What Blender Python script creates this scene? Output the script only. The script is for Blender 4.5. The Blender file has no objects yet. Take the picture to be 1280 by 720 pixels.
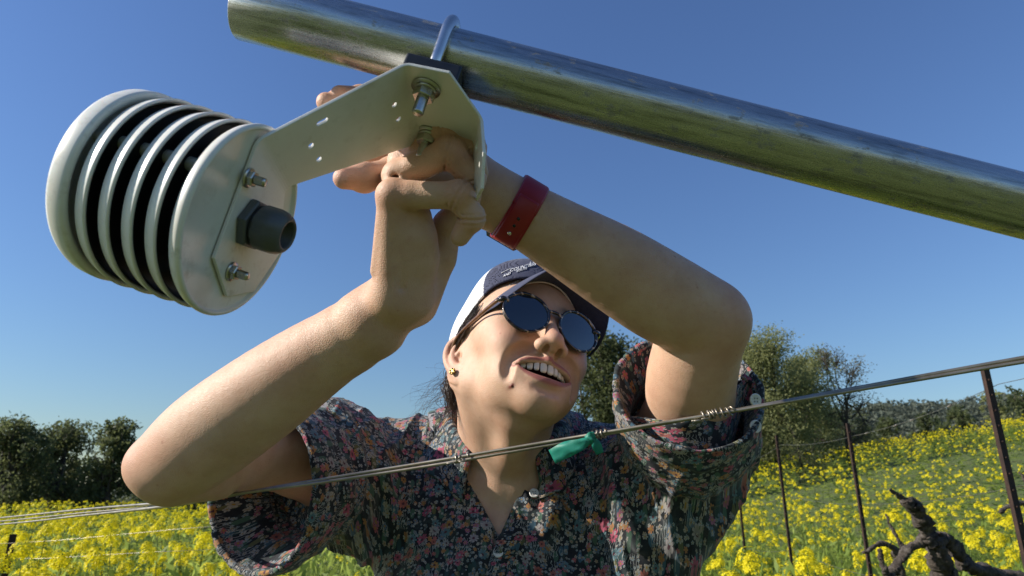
import bpy, bmesh, math, random
import numpy as np
from mathutils import Vector, Matrix

# ------------------------------------------------------------------ camera, sky, sun, exposure
SC = bpy.context.scene
PITCH = math.radians(17.8)
FPX = 824.0                      # focal length in pixels of a 1280 px wide frame
CAM = np.array([0.0, 0.0, 1.35])
cam_data = bpy.data.cameras.new('camera')
cam_data.sensor_width = 36.0
cam_data.lens = FPX / 1280.0 * 36.0
cam_data.clip_start = 0.02
cam_data.clip_end = 6000.0
cam_data.dof.use_dof = True
cam_data.dof.focus_distance = 0.66
cam_data.dof.aperture_fstop = 14.0
cam_obj = bpy.data.objects.new('camera', cam_data)
cam_obj.location = CAM
cam_obj.rotation_euler = (math.pi / 2 + PITCH, 0, 0)
SC.collection.objects.link(cam_obj)
SC.camera = cam_obj

SUN_AZ = math.radians(-97.0)     # clockwise from +Y (straight away from the camera)
SUN_EL = math.radians(29.0)
world = bpy.data.worlds.new('World')
SC.world = world
world.use_nodes = True
wn = world.node_tree.nodes
wl = world.node_tree.links
sky = wn.new('ShaderNodeTexSky')
sky.sky_type = 'NISHITA'
sky.sun_disc = False
sky.sun_elevation = SUN_EL
sky.sun_rotation = SUN_AZ
sky.altitude = 200.0
sky.air_density = 1.6
sky.dust_density = 0.3
sky.ozone_density = 9.0
hsv = wn.new('ShaderNodeHueSaturation')
hsv.inputs['Saturation'].default_value = 1.0
hsv.inputs['Hue'].default_value = 0.51
wl.new(sky.outputs['Color'], hsv.inputs['Color'])
wl.new(hsv.outputs['Color'], wn['Background'].inputs['Color'])
wn['Background'].inputs['Strength'].default_value = 0.082

sd = bpy.data.lights.new('sun', 'SUN')
sd.energy = 4.5
sd.angle = math.radians(0.53)
sd.color = (1.0, 0.94, 0.84)
sun_obj = bpy.data.objects.new('sun', sd)
_d = Vector((math.sin(SUN_AZ) * math.cos(SUN_EL), math.cos(SUN_AZ) * math.cos(SUN_EL), math.sin(SUN_EL)))
sun_obj.rotation_euler = _d.to_track_quat('Z', 'Y').to_euler()
sun_obj.location = _d * 50
SC.collection.objects.link(sun_obj)

SC.view_settings.view_transform = 'Standard'
SC.view_settings.look = 'None'
SC.view_settings.exposure = 0.66
SC.view_settings.gamma = 1.0
SC.view_settings.use_curve_mapping = False
try:
    SC.cycles.use_denoising = True
    SC.cycles.max_bounces = 8
    SC.cycles.transparent_max_bounces = 16
except Exception:
    pass

# ------------------------------------------------------------------ helpers
CT, ST = math.cos(PITCH), math.sin(PITCH)
MCW = np.array([[1, 0, 0], [0, -ST, CT], [0, CT, ST]], float)      # (right, up, forward) -> world

def V(px, py, d):
    """world point seen at pixel (px, py) of the 1280x720 photograph, d metres in front of the camera"""
    c = np.array([(px - 640.0) / FPX * d, (360.0 - py) / FPX * d, d])
    return CAM + MCW @ c

def unit(v):
    v = np.asarray(v, float)
    return v / (np.linalg.norm(v) + 1e-12)

COL = SC.collection
MATS = {}

def link(o, parent=None):
    COL.objects.link(o)
    if parent is not None:
        o.parent = parent
    return o

def tag(o, label=None, cat=None, group=None, kind=None):
    if label: o['label'] = label
    if cat: o['category'] = cat
    if group: o['group'] = group
    if kind: o['kind'] = kind
    return o

def empty(name, loc=(0, 0, 0)):
    o = bpy.data.objects.new(name, None)
    o.empty_display_size = 0.05
    o.location = loc
    return link(o)

def place(o, parent):
    """parent an object whose mesh is in world coordinates"""
    o.parent = parent
    if parent is not None:
        o.matrix_parent_inverse = Matrix.Translation(parent.location).inverted() if parent.type == 'EMPTY' else Matrix.Identity(4)
    return o

def mesh_obj(name, verts, faces, mat, parent=None, smooth=True, recalc=False, mats=None, fmat=None):
    me = bpy.data.meshes.new(name)
    verts = np.asarray(verts, dtype=np.float32)
    if isinstance(faces, np.ndarray):
        n, k = faces.shape
        me.vertices.add(len(verts)); me.vertices.foreach_set('co', verts.ravel())
        me.loops.add(n * k); me.loops.foreach_set('vertex_index', faces.astype(np.int32).ravel())
        me.polygons.add(n)
        me.polygons.foreach_set('loop_start', np.arange(0, n * k, k, dtype=np.int32))
        me.update(calc_edges=True)
        me.validate()
    else:
        me.from_pydata([tuple(map(float, v)) for v in verts], [], [tuple(map(int, f)) for f in faces])
        me.update()
    if recalc:
        bm = bmesh.new(); bm.from_mesh(me)
        bmesh.ops.recalc_face_normals(bm, faces=bm.faces)
        bm.to_mesh(me); bm.free()
    if smooth:
        me.polygons.foreach_set('use_smooth', np.ones(len(me.polygons), dtype=bool))
    for m in (mats or [mat]):
        me.materials.append(m)
    if fmat is not None:
        me.polygons.foreach_set('material_index', np.asarray(fmat, dtype=np.int32))
    o = bpy.data.objects.new(name, me)
    COL.objects.link(o)
    if parent is not None:
        place(o, parent)
    return o

class MB:
    """collects vertices and faces of one mesh"""
    def __init__(s): s.v = []; s.f = []
    def add(s, vs, fs):
        b = len(s.v); s.v.extend([tuple(map(float, q)) for q in vs]); s.f.extend([tuple(i + b for i in f) for f in fs])
    def build(s, name, mat, parent=None, smooth=True, recalc=True):
        return mesh_obj(name, s.v, s.f, mat, parent, smooth, recalc)

def frame_of(axis, hint=(0, 0, 1)):
    a = unit(axis); h = np.asarray(hint, float)
    if abs(a @ unit(h)) > 0.98: h = np.array([1.0, 0.2, 0.1])
    x = unit(np.cross(h, a)); y = np.cross(a, x)
    return x, y, a

def tube(pts, rad, n=8, caps=True, wob=None):
    """vertices and faces of a tube through pts (radius per point)"""
    pts = np.asarray(pts, float); m = len(pts)
    rad = np.full(m, rad) if np.isscalar(rad) else np.asarray(rad, float)
    tan = np.gradient(pts, axis=0); tan /= np.linalg.norm(tan, axis=1)[:, None] + 1e-12
    x, y, _ = frame_of(tan[0])
    vs = []; fs = []
    for i in range(m):
        t = tan[i]; x = unit(x - t * (x @ t)); y = np.cross(t, x)
        for j in range(n):
            a = 2 * math.pi * j / n
            r = rad[i] * (1 if wob is None else wob(i, a))
            vs.append(pts[i] + (x * math.cos(a) + y * math.sin(a)) * r)
    for i in range(m - 1):
        for j in range(n):
            k = (j + 1) % n
            fs.append((i * n + j, i * n + k, (i + 1) * n + k, (i + 1) * n + j))
    if caps:
        fs.append(tuple(range(n - 1, -1, -1))); fs.append(tuple((m - 1) * n + j for j in range(n)))
    return vs, fs

def spline(pts, n=8):
    """Catmull-Rom through pts (any dimension)"""
    p = np.asarray(pts, float); p = np.vstack([2 * p[0] - p[1], p, 2 * p[-1] - p[-2]])
    out = []
    for i in range(1, len(p) - 2):
        for k in range(n):
            t = k / n
            out.append(0.5 * ((2 * p[i]) + (-p[i-1] + p[i+1]) * t + (2*p[i-1] - 5*p[i] + 4*p[i+1] - p[i+2]) * t*t + (-p[i-1] + 3*p[i] - 3*p[i+1] + p[i+2]) * t**3))
    out.append(p[-2])
    return np.array(out)

def lathe(origin, axis, prof, n=48, hint=(0, 0, 1)):
    """profile of (radius, height along axis)"""
    x, y, a = frame_of(axis, hint); o = np.asarray(origin, float)
    vs = []; fs = []
    for r, h in prof:
        for j in range(n):
            t = 2 * math.pi * j / n
            vs.append(o + a * h + (x * math.cos(t) + y * math.sin(t)) * r)
    for i in range(len(prof) - 1):
        for j in range(n):
            k = (j + 1) % n
            fs.append((i * n + j, i * n + k, (i + 1) * n + k, (i + 1) * n + j))
    if prof[0][0] > 1e-5: fs.append(tuple(range(n - 1, -1, -1)))
    if prof[-1][0] > 1e-5: fs.append(tuple((len(prof) - 1) * n + j for j in range(n)))
    return vs, fs

def bevel(o, w, seg=2, angle=0.5):
    m = o.modifiers.new('bevel', 'BEVEL'); m.width = w; m.segments = seg; m.limit_method = 'ANGLE'; m.angle_limit = angle
    return o

# ------------------------------------------------------------------ node material helpers
class NT:
    def __init__(s, name):
        s.m = bpy.data.materials.new(name); s.m.use_nodes = True
        s.t = s.m.node_tree; s.bsdf = s.t.nodes['Principled BSDF']; s.out = s.t.nodes['Material Output']
        MATS[name] = s.m
    def n(s, kind, **kw):
        nd = s.t.nodes.new(kind)
        for k, v in kw.items(): setattr(nd, k, v)
        return nd
    def set(s, nd, sock, v):
        i = nd.inputs[sock]
        if hasattr(v, 'links') or isinstance(v, bpy.types.NodeSocket): s.t.links.new(v, i)
        elif isinstance(v, bpy.types.Node): s.t.links.new(v.outputs[0], i)
        else: i.default_value = v
        return nd
    def math(s, op, a, b=None, c=None, clamp=False):
        nd = s.n('ShaderNodeMath', operation=op); nd.use_clamp = clamp
        s.set(nd, 0, a)
        if b is not None: s.set(nd, 1, b)
        if c is not None: s.set(nd, 2, c)
        return nd.outputs[0]
    def vmath(s, op, a, b=None):
        nd = s.n('ShaderNodeVectorMath', operation=op); s.set(nd, 0, a)
        if b is not None: s.set(nd, 1, b)
        return nd.outputs['Value'] if op in ('LENGTH', 'DOT_PRODUCT') else nd.outputs[0]
    def noise(s, vec, scale, detail=3, rough=0.5, dim='3D', out='Fac', dist=0.0):
        nd = s.n('ShaderNodeTexNoise', noise_dimensions=dim)
        if vec is not None: s.set(nd, 'Vector', vec)
        nd.inputs['Scale'].default_value = scale; nd.inputs['Detail'].default_value = detail; nd.inputs['Roughness'].default_value = rough
        nd.inputs['Distortion'].default_value = dist
        return nd.outputs[out]
    def ramp(s, fac, stops, interp='LINEAR'):
        nd = s.n('ShaderNodeValToRGB'); cr = nd.color_ramp; cr.interpolation = interp
        while len(cr.elements) < len(stops): cr.elements.new(0.5)
        for e, (p, c) in zip(cr.elements, stops):
            e.position = p; e.color = (*c, 1) if len(c) == 3 else c
        s.set(nd, 0, fac)
        return nd.outputs[0]
    def mix(s, fac, a, b, blend='MIX'):
        nd = s.n('ShaderNodeMix', data_type='RGBA', blend_type=blend)
        s.set(nd, 0, fac)
        for k, v in ((6, a), (7, b)):
            if isinstance(v, tuple) and len(v) == 3: v = (*v, 1)
            s.set(nd, k, v)
        return nd.outputs[2]
    def attr(s, name, out='Fac'):
        nd = s.n('ShaderNodeAttribute'); nd.attribute_name = name; return nd.outputs[out]
    def obj(s): return s.n('ShaderNodeTexCoord').outputs['Object']
    def bump(s, height, dist, strength=1.0, normal=None):
        nd = s.n('ShaderNodeBump'); s.set(nd, 'Height', height); nd.inputs['Distance'].default_value = dist; nd.inputs['Strength'].default_value = strength
        if normal is not None: s.set(nd, 'Normal', normal)
        return nd.outputs[0]
    def p(s, **kw):
        names = dict(color='Base Color', rough='Roughness', metal='Metallic', normal='Normal', spec='Specular IOR Level', sss='Subsurface Weight', coat='Coat Weight', trans='Transmission Weight', sheen='Sheen Weight', ior='IOR')
        for k, v in kw.items():
            if isinstance(v, tuple) and len(v) == 3 and k == 'color': v = (*v, 1)
            s.set(s.bsdf, names[k], v)
        return s

def simple(name, color, rough=0.5, metal=0.0, noise=0.0, scale=40.0, bump=0.0, **kw):
    t = NT(name)
    c = (*color, 1)
    if noise:
        f = t.noise(t.obj(), scale, 4, 0.6)
        c = t.ramp(f, [(0.3, tuple(x * (1 - noise) for x in color)), (0.7, tuple(min(1, x * (1 + noise)) for x in color))])
        t.p(rough=t.math('MULTIPLY_ADD', f, 0.25, rough - 0.12))
    else: t.p(rough=rough)
    t.p(color=c, metal=metal, **kw)
    if bump: t.p(normal=t.bump(t.noise(t.obj(), scale * 2, 4, 0.6), bump))
    return t.m

def set_attr(o, name, data, kind='FLOAT'):
    a = o.data.attributes.new(name, kind, 'POINT')
    key = {'FLOAT': 'value', 'FLOAT_VECTOR': 'vector', 'FLOAT_COLOR': 'color'}[kind]
    a.data.foreach_set(key, np.asarray(data, dtype=np.float32).ravel())
# ------------------------------------------------------------------ implicit modelling: smooth unions of tapered limbs, meshed with surface nets
def vlen(q): return np.sqrt(np.einsum('ij,ij->i', q, q))

def smin(a, b, k):
    h = np.clip(0.5 + 0.5 * (b - a) / k, 0, 1)
    return b + (a - b) * h - k * h * (1 - h)

def smax(a, b, k): return -smin(-a, -b, k)

class SDF:
    MARGIN = 0.026
    def __init__(s, R=None, t=None):
        s.ops = []; s.R = R; s.t = t            # optional local frame (columns of R) for the primitives
    def _put(s, fn, c, rad, op, k):
        s.ops.append((fn, np.asarray(c, float), rad, op, k))
    def cone(s, a, b, ra, rb, k=0.01, op='u', flat=None):
        a = np.asarray(a, float); b = np.asarray(b, float); ab = b - a; L2 = ab @ ab + 1e-12
        if flat is not None: fd = unit(flat[0]); fs = 1.0 / flat[1] - 1.0
        def fn(P):
            q = P - a
            if flat is not None:
                t = np.clip(q @ ab / L2, 0, 1); w = q - t[:, None] * ab; o = w @ fd
                w = w + (o * fs)[:, None] * fd
                return (vlen(w) - (ra + (rb - ra) * t)) * min(1, flat[1] * 1.15)
            t = np.clip(q @ ab / L2, 0, 1)
            return vlen(q - t[:, None] * ab) - (ra + (rb - ra) * t)
        s._put(fn, (a + b) / 2, np.linalg.norm(ab) / 2 + max(ra, rb) * 1.3, op, k); return s
    def chain(s, pts, rad, k=0.01, op='u', flat=None):
        for i in range(len(pts) - 1): s.cone(pts[i], pts[i+1], rad[i], rad[i+1], k, op, flat)
        return s
    def schain(s, pts, rad, k=0.01, n=4):
        q = spline(np.column_stack([np.asarray(pts, float), np.asarray(rad, float)]), n)
        return s.chain(q[:, :3], q[:, 3], k)
    def ell(s, c, r, k=0.01, op='u', rot=None):
        c = np.asarray(c, float); r = np.asarray(r, float)
        M = np.eye(3) if rot is None else np.asarray(rot, float)      # columns = axes
        def fn(P):
            q = (P - c) @ M; k0 = vlen(q / r); k1 = vlen(q / (r * r)) + 1e-9
            return np.where(k0 < 1e-4, -r.min(), k0 * (k0 - 1) / k1)
        s._put(fn, c, r.max(), op, k); return s
    def ring(s, c, axis, R, r, k=0.001, op='s'):
        c = np.asarray(c, float); ax = unit(axis)
        def fn(P):
            q = P - c; h = q @ ax; w = np.sqrt(np.maximum((q * q).sum(1) - h * h, 0)); return np.hypot(w - R, h) - r
        s._put(fn, c, R + r, op, k); return s
    def ball(s, c, r, k=0.01, op='u'): return s.ell(c, (r, r, r), k, op)
    def plane(s, p, n, k=0.002):
        """cut away what lies on the +n side of the plane"""
        p = np.asarray(p, float); n = unit(n)
        s.ops.append((lambda P: -((P - p) @ n), None, 0, 's', k)); return s
    def custom(s, fn, c=None, rad=0, op='u', k=0.005): s.ops.append((fn, None if c is None else np.asarray(c, float), rad, op, k)); return s
    def sub(s, other, op='u', k=0.01):
        s.ops.append((other, None, 0, op, k)); return s
    def __call__(s, P):
        if s.R is not None: P = (P - s.t) @ s.R
        D = np.full(len(P), 1.0)
        if len(P) == 0: return D
        pl = P.min(0); ph = P.max(0); pc = (pl + ph) / 2; pr = np.linalg.norm(ph - pl) / 2
        for fn, c, rad, op, k in s.ops:
            if c is not None:
                if np.linalg.norm(c - pc) > rad + s.MARGIN + k + pr: continue
                q_ = P - c; m = np.nonzero(np.einsum('ij,ij->i', q_, q_) < (rad + s.MARGIN + k) ** 2)[0]
                if len(m) == 0: continue
                d = fn(P[m]); o = D[m]
            else:
                m = slice(None); d = fn(P); o = D
            if op == 'u': D[m] = smin(o, d, k)
            elif op == 's': D[m] = smax(o, -d, k)
            elif op == 'i': D[m] = smax(o, d, k)
            elif op == 'a': D[m] = o + d
        return D

def ev(fn, P, chunk=8192):
    """evaluate in spatially compact chunks, so that far primitives are skipped"""
    out = np.empty(len(P), np.float32)
    if len(P) <= chunk:
        out[:] = fn(P); return out
    q = np.floor((P - P.min(0)) / 0.024).astype(np.int64)
    o = np.argsort((q[:, 0] * 4096 + q[:, 1]) * 4096 + q[:, 2], kind='stable')
    for i in range(0, len(P), chunk):
        j = o[i:i+chunk]; out[j] = fn(P[j])
    return out

def fn_chunks(fn, P, b, B):
    m = B ** 3 * 16
    return np.concatenate([np.asarray(fn(P[i:i+m]), np.float32) for i in range(0, len(P), m)])

def sdf_mesh(fn, lo, hi, h, project=1, B=8, thr=1.0):
    lo = np.asarray(lo, float); hi = np.asarray(hi, float)
    nb = np.ceil((hi - lo) / (h * B)).astype(int)
    n = nb * B
    cc = [lo[i] + (np.arange(nb[i]) + 0.5) * B * h - h * 0.5 for i in range(3)]
    G = np.stack(np.meshgrid(*cc, indexing='ij'), -1).reshape(-1, 3)
    cd = ev(fn, G)
    D = np.repeat(np.repeat(np.repeat(np.where(cd < 0, -1.0, 1.0).astype(np.float32).reshape(nb), B, 0), B, 1), B, 2)
    act = np.nonzero(np.abs(cd) < B * h * 0.5 * 1.733 * thr + h * 2)[0]
    bi = np.stack(np.unravel_index(act, nb), 1)
    off = np.stack(np.meshgrid(*[np.arange(B)] * 3, indexing='ij'), -1).reshape(-1, 3)
    mo = np.argsort(((bi[:, 0] // 3) * 512 + bi[:, 1] // 3) * 512 + bi[:, 2] // 3, kind='stable'); bi = bi[mo]
    for s0 in range(0, len(bi), 800):
        b = bi[s0:s0+800]
        I = (b[:, None, :] * B + off[None]).reshape(-1, 3)
        d = fn_chunks(fn, lo + I * h, b, B)
        D[I[:, 0], I[:, 1], I[:, 2]] = d
    ins = D < 0
    c8 = [(i, j, k) for i in (0, 1) for j in (0, 1) for k in (0, 1)]
    cnt = np.zeros(tuple(n - 1), np.int8)
    for i, j, k in c8: cnt += ins[i:n[0]-1+i, j:n[1]-1+j, k:n[2]-1+k]
    A = np.stack(np.nonzero((cnt > 0) & (cnt < 8)), 1)
    idx = np.full(tuple(n - 1), -1, np.int32)
    idx[A[:, 0], A[:, 1], A[:, 2]] = np.arange(len(A), dtype=np.int32)
    vals = {c: D[A[:, 0]+c[0], A[:, 1]+c[1], A[:, 2]+c[2]] for c in c8}
    acc = np.zeros((len(A), 3)); num = np.zeros(len(A))
    for c in c8:
        for ax in range(3):
            if c[ax]: continue
            e = list(c); e[ax] = 1; e = tuple(e)
            a, b = vals[c], vals[e]; m = (a < 0) != (b < 0)
            t = np.where(m, a / np.where(m, a - b, 1), 0)
            p = np.zeros((len(A), 3)); p[:] = c; p[:, ax] = t
            acc[m] += p[m]; num[m] += 1
    Vt = lo + (A + acc / num[:, None]) * h
    F = []
    for ax in range(3):
        o1, o2 = (ax + 1) % 3, (ax + 2) % 3
        sl0 = [slice(1, n[i] - 1) for i in range(3)]; sl1 = list(sl0)
        sl0[ax] = slice(0, n[ax] - 1); sl1[ax] = slice(1, n[ax])
        a = ins[tuple(sl0)]; b = ins[tuple(sl1)]
        E = np.stack(np.nonzero(a != b), 1)
        if len(E) == 0: continue
        inside_first = a[E[:, 0], E[:, 1], E[:, 2]]
        base = E.copy(); base[:, o1] += 1; base[:, o2] += 1
        q = []
        for d1, d2 in ((-1, -1), (0, -1), (0, 0), (-1, 0)):
            cell = base.copy(); cell[:, o1] += d1; cell[:, o2] += d2
            q.append(idx[cell[:, 0], cell[:, 1], cell[:, 2]])
        q = np.stack(q, 1)
        q[~inside_first] = q[~inside_first][:, ::-1]
        F.append(q)
    F = np.concatenate(F); F = F[(F >= 0).all(1)]
    e = h * 0.3
    for _ in range(project):
        d = ev(fn, Vt)
        g = np.stack([ev(fn, Vt + np.eye(3)[k] * e) - d for k in range(3)], 1) / e
        l = (g * g).sum(1) + 1e-4
        st = np.clip(d / np.sqrt(l), -h * 0.6, h * 0.6) / np.sqrt(l)
        Vt = Vt - g * st[:, None]
    return Vt, F

def vnoise(P, scale, seed=0):
    """smooth value noise in [-1, 1]"""
    q = np.asarray(P, float) * scale + seed * 17.31
    i = np.floor(q).astype(np.int64); f = q - i; f = f * f * (3 - 2 * f)
    def hsh(a, b, c):
        n = (a * 374761393 + b * 668265263 + c * 2147483647 + seed * 974711) & 0xffffffff
        n = ((n ^ (n >> 13)) * 1274126177) & 0xffffffff
        return ((n ^ (n >> 16)) & 0xffff) / 32767.5 - 1.0
    r = 0
    for dx in (0, 1):
        for dy in (0, 1):
            for dz in (0, 1):
                w = (f[:, 0] if dx else 1 - f[:, 0]) * (f[:, 1] if dy else 1 - f[:, 1]) * (f[:, 2] if dz else 1 - f[:, 2])
                r = r + w * hsh(i[:, 0] + dx, i[:, 1] + dy, i[:, 2] + dz)
    return r

def join_vf(parts):
    vs, fs, b = [], [], 0
    for v, f in parts:
        vs.append(v); fs.append(f + b); b += len(v)
    return np.concatenate(vs), np.concatenate(fs)
# ================================================================== ground, hills, trees, crop
def sstep(a, b, x):
    t = np.clip((np.asarray(x, float) - a) / (b - a), 0, 1); return t * t * (3 - 2 * t)
def ground_h(x, y):
    x = np.asarray(x, float); y = np.asarray(y, float)
    r = np.hypot(x, y)
    rise = .165 * np.log1p(np.exp(np.clip(x * .6, -30, 30))) / .6 * sstep(3, 26, y)
    h = rise * (1 - sstep(40, 75, r)) + .03 * np.sin(x * 1.3 + 1) * np.cos(y * .9) * sstep(1, 3, r)
    return h - 2.5 * sstep(45, 120, r)
t = NT('field_soil'); oc = t.obj()
c = t.ramp(t.noise(oc, 3.0, 6, .65), [(.3, (.050, .075, .014)), (.5, (.085, .120, .022)), (.64, (.085, .085, .028)), (.78, (.075, .11, .02))])
t.p(color=c, rough=.95, normal=t.bump(t.noise(oc, 9, 6, .7), .06, .8))
gx = np.concatenate([-np.geomspace(2500, 6, 46), np.linspace(-5.5, 5.5, 45), np.geomspace(6, 2500, 46)])
gy = np.concatenate([-np.geomspace(1500, 6, 20), np.linspace(-5, 45, 120), np.geomspace(46, 3500, 40)])
X, Y = np.meshgrid(gx, gy, indexing='ij'); Z = ground_h(X, Y)
vs = np.stack([X, Y, Z], -1).reshape(-1, 3); a, b = len(gx), len(gy)
I = np.arange(a * b).reshape(a, b)
fs = np.stack([I[:-1, :-1], I[1:, :-1], I[1:, 1:], I[:-1, 1:]], -1).reshape(-1, 4)
tag(mesh_obj('ground', vs, fs, MATS['field_soil']), kind='structure')

# ---- far wooded hills
t = NT('hill_scrub'); oc = t.obj()
t.p(color=t.ramp(t.noise(oc, .35, 6, .7), [(.35, (.018, .028, .012)), (.55, (.035, .045, .018)), (.7, (.07, .07, .03))]), rough=1.0)
def hill(name, pts, D, depth, base_y=640):
    """ridge through (px, py) at distance D, rolling towards and away from the camera"""
    pr = spline(pts, 10); vs = []; fs = []; prof = [(-1, 0), (-.7, .28), (-.42, .62), (-.18, .9), (0, 1), (.3, .9), (1, .0)]
    rng = np.random.default_rng(len(name))
    for px, py in pr:
        top = V(px, py, 1.0) - CAM; top = top / top[1]
        for q, hgt in prof:
            y = D + q * depth; zt = top[2] * D
            vs.append((top[0] * y, y, -3 + (zt + 1.35 + 3) * hgt + rng.normal(0, .4) * (0 < hgt < 1)))
    m = len(prof)
    for i in range(len(pr) - 1):
        for j in range(m - 1): fs.append((i*m+j, (i+1)*m+j, (i+1)*m+j+1, i*m+j+1))
    return tag(mesh_obj(name, vs, fs, MATS['hill_scrub'], recalc=True), kind='structure')
HILL_A = [(700, 560), (900, 548), (1020, 528), (1080, 515), (1130, 511), (1180, 514), (1230, 506), (1290, 498), (1400, 490), (1560, 500)]
hill('hills', HILL_A, 420, 160)
hill('far_hills', [(-300, 600), (-100, 604), (100, 612), (300, 606), (500, 600), (700, 590), (900, 575)], 700, 200)

# ---- leaf clouds
def leaf_quads(P, size, rng, flat=0.0):
    """one small bent leaf clump (two triangles) at each point"""
    n = len(P); a = rng.normal(size=(n, 3)); a /= np.linalg.norm(a, axis=1)[:, None]
    b = rng.normal(size=(n, 3)); b -= a * (a * b).sum(1)[:, None]; b /= np.linalg.norm(b, axis=1)[:, None]
    s = (np.full(n, size) if np.isscalar(size) else size)[:, None] * rng.uniform(.6, 1.3, (n, 1))
    v = np.stack([P - a * s * .5, P + b * s * .26, P + a * s * .5, P - b * s * .26], 1).reshape(-1, 3)
    f = np.arange(4 * n).reshape(n, 4)
    return v, f
def leaf_mat(name, c0, c1, c2, trans=.35):
    t = NT(name); geo = t.n('ShaderNodeObjectInfo')
    c = t.ramp(t.noise(t.obj(), 1.1, 5, .7), [(.32, c0), (.5, c1), (.68, c2)])
    t.p(color=c, rough=.6, spec=.3)
    tr = t.n('ShaderNodeBsdfTranslucent'); t.set(tr, 'Color', t.mix(.5, c, tuple(min(1, x * 1.8) for x in c2)))
    mx = t.n('ShaderNodeMixShader'); mx.inputs[0].default_value = trans
    t.t.links.new(t.bsdf.outputs[0], mx.inputs[1]); t.t.links.new(tr.outputs[0], mx.inputs[2]); t.t.links.new(mx.outputs[0], t.out.inputs[0])
    return t.m
leaf_mat('oak_leaf', (.045, .060, .022), (.080, .098, .036), (.13, .145, .06), .5)
leaf_mat('bay_leaf', (.036, .048, .018), (.066, .082, .030), (.11, .125, .05), .5)
leaf_mat('willow_leaf', (.12, .135, .048), (.19, .205, .078), (.27, .275, .12), .5)
leaf_mat('bare_twig_leaf', (.075, .075, .038), (.10, .095, .05), (.13, .12, .07))
t = NT('bark'); oc = t.obj()
t.p(color=t.ramp(t.noise(t.vmath('MULTIPLY', oc, (3, 3, .6)), 4, 5, .7), [(.3, (.030, .024, .018)), (.7, (.085, .070, .055))]), rough=.95, normal=t.bump(t.noise(oc, 12, 5, .7), .05, .8))

def tree(name, label, px, D, top_y, width_px, leaf, seed, nleaf=7000, lsize=.17, open_=0.0, trunk_r=.22, lobes=11, base_frac=.12):
    rng = np.random.default_rng(seed); c = V(px, 560, 1.0) - CAM; c = c / c[1]
    x, y = c[0] * D, D; z0 = float(ground_h(x, y)) - .3
    t_ = V(px, top_y, 1.0) - CAM; H = t_[2] / t_[1] * D + 1.35 - z0; W = width_px / FPX * D * 1.02
    root = empty(name, (x, y, z0)); tag(root, label, 'tree', 'trees round the field')
    mb = MB(); tk = [(x, y, z0), (x + rng.normal(0, .1), y, z0 + H * .25), (x + rng.normal(0, .25), y + rng.normal(0, .2), z0 + H * .55)]
    mb.add(*tube(spline(tk, 5), np.linspace(trunk_r, trunk_r * .55, 11), 9)); mb.build('trunk', MATS['bark'], root)
    # lobes of the crown
    L = []
    for k in range(lobes):
        f = (k + .5) / lobes; zz = base_frac + (1 - base_frac) * (.12 + .80 * f ** .8) 
        wr = math.sin(min(1, (zz - base_frac * .4) / (1 - base_frac * .4)) ** .75 * math.pi * .94) ** .6
        an = rng.uniform(0, 6.28); rr = rng.uniform(.25, .62) * W * .5 * wr
        L.append((np.array([x + math.cos(an) * rr, y + math.sin(an) * rr * .8, z0 + H * zz]), W * rng.uniform(.16, .27) * (.6 + .4 * wr)))
    L.append((np.array([x, y, z0 + H * .86]), W * .17)); 
    for i in range(len(L)):
        zt = L[i][0][2] + L[i][1] * .8
        if zt > z0 + H: L[i][0][2] -= zt - (z0 + H)
    lm = MB()
    for c_, r_ in L:
        s_ = np.array(tk[1]) + (np.array(tk[2]) - np.array(tk[1])) * rng.uniform(.1, 1)
        mid = (s_ + c_) / 2 + rng.normal(0, .2, 3); lm.add(*tube(spline([s_, mid, c_, c_ + (c_ - mid) * .12], 4), np.linspace(trunk_r * .38, .02, 13), 6))
        for _ in range(int(3 + 9 * open_)):
            e = rng.normal(0, .6, 3); e = c_ + e / max(1.0, np.linalg.norm(e)) * r_ * .9; lm.add(*tube(spline([mid * .4 + c_ * .6, (c_ + e) / 2 + rng.normal(0, .1, 3), e, e + (e - c_) * .15 + rng.normal(0, .06, 3)], 3), np.linspace(trunk_r * .13, .008, 10), 4, caps=False))
    lm.build('limb', MATS['bark'], root, recalc=False)
    P = []
    tot = sum(r_ ** 2 for _, r_ in L)
    for c_, r_ in L:
        n = int(nleaf * r_ * r_ / tot); k = max(4, n // 16)
        u = rng.normal(size=(k, 3)); u /= np.linalg.norm(u, axis=1)[:, None]
        cl = c_ + u * (r_ * rng.uniform(.45, 1.12, (k, 1)) ** (1.0)) * np.array([1, 1, .8])
        P.append((cl[:, None, :] + rng.normal(size=(k, 16, 3)) * r_ * (.15 + .05 * open_)).reshape(-1, 3))
    P = np.concatenate(P); P = P[P[:, 2] > z0 + .2]
    v, f = leaf_quads(P, lsize, rng)
    mesh_obj('crown', v, f, MATS[leaf], root, smooth=False)
    return root
tree('oak_tree', 'dark rounded oak at the far left edge of the photo', 18, 30, 524, 120, 'oak_leaf', 1, 9000)
tree('oak_tree', 'dark oak with the tallest crown left of the woman\'s elbow', 78, 33, 526, 110, 'bay_leaf', 2, 9000)
tree('oak_tree', 'narrow dark oak nearest the woman\'s elbow on the left', 142, 31, 521, 84, 'oak_leaf', 3, 7000)
tree('oak_tree', 'low dark tree behind the floral sleeve at left', 255, 36, 575, 150, 'bay_leaf', 4, 5000)
tree('oak_tree', 'small tree top just above the woman\'s right shoulder', 385, 44, 500, 70, 'oak_leaf', 5, 3000)
tree('oak_tree', 'big dark evergreen directly behind the woman\'s chin and cap', 752, 26, 408, 170, 'bay_leaf', 6, 22000, .15, 0, .25, 16, .02)
tree('oak_tree', 'dark tree behind the raised floral sleeve', 850, 30, 470, 130, 'oak_leaf', 7, 8000)
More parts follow.
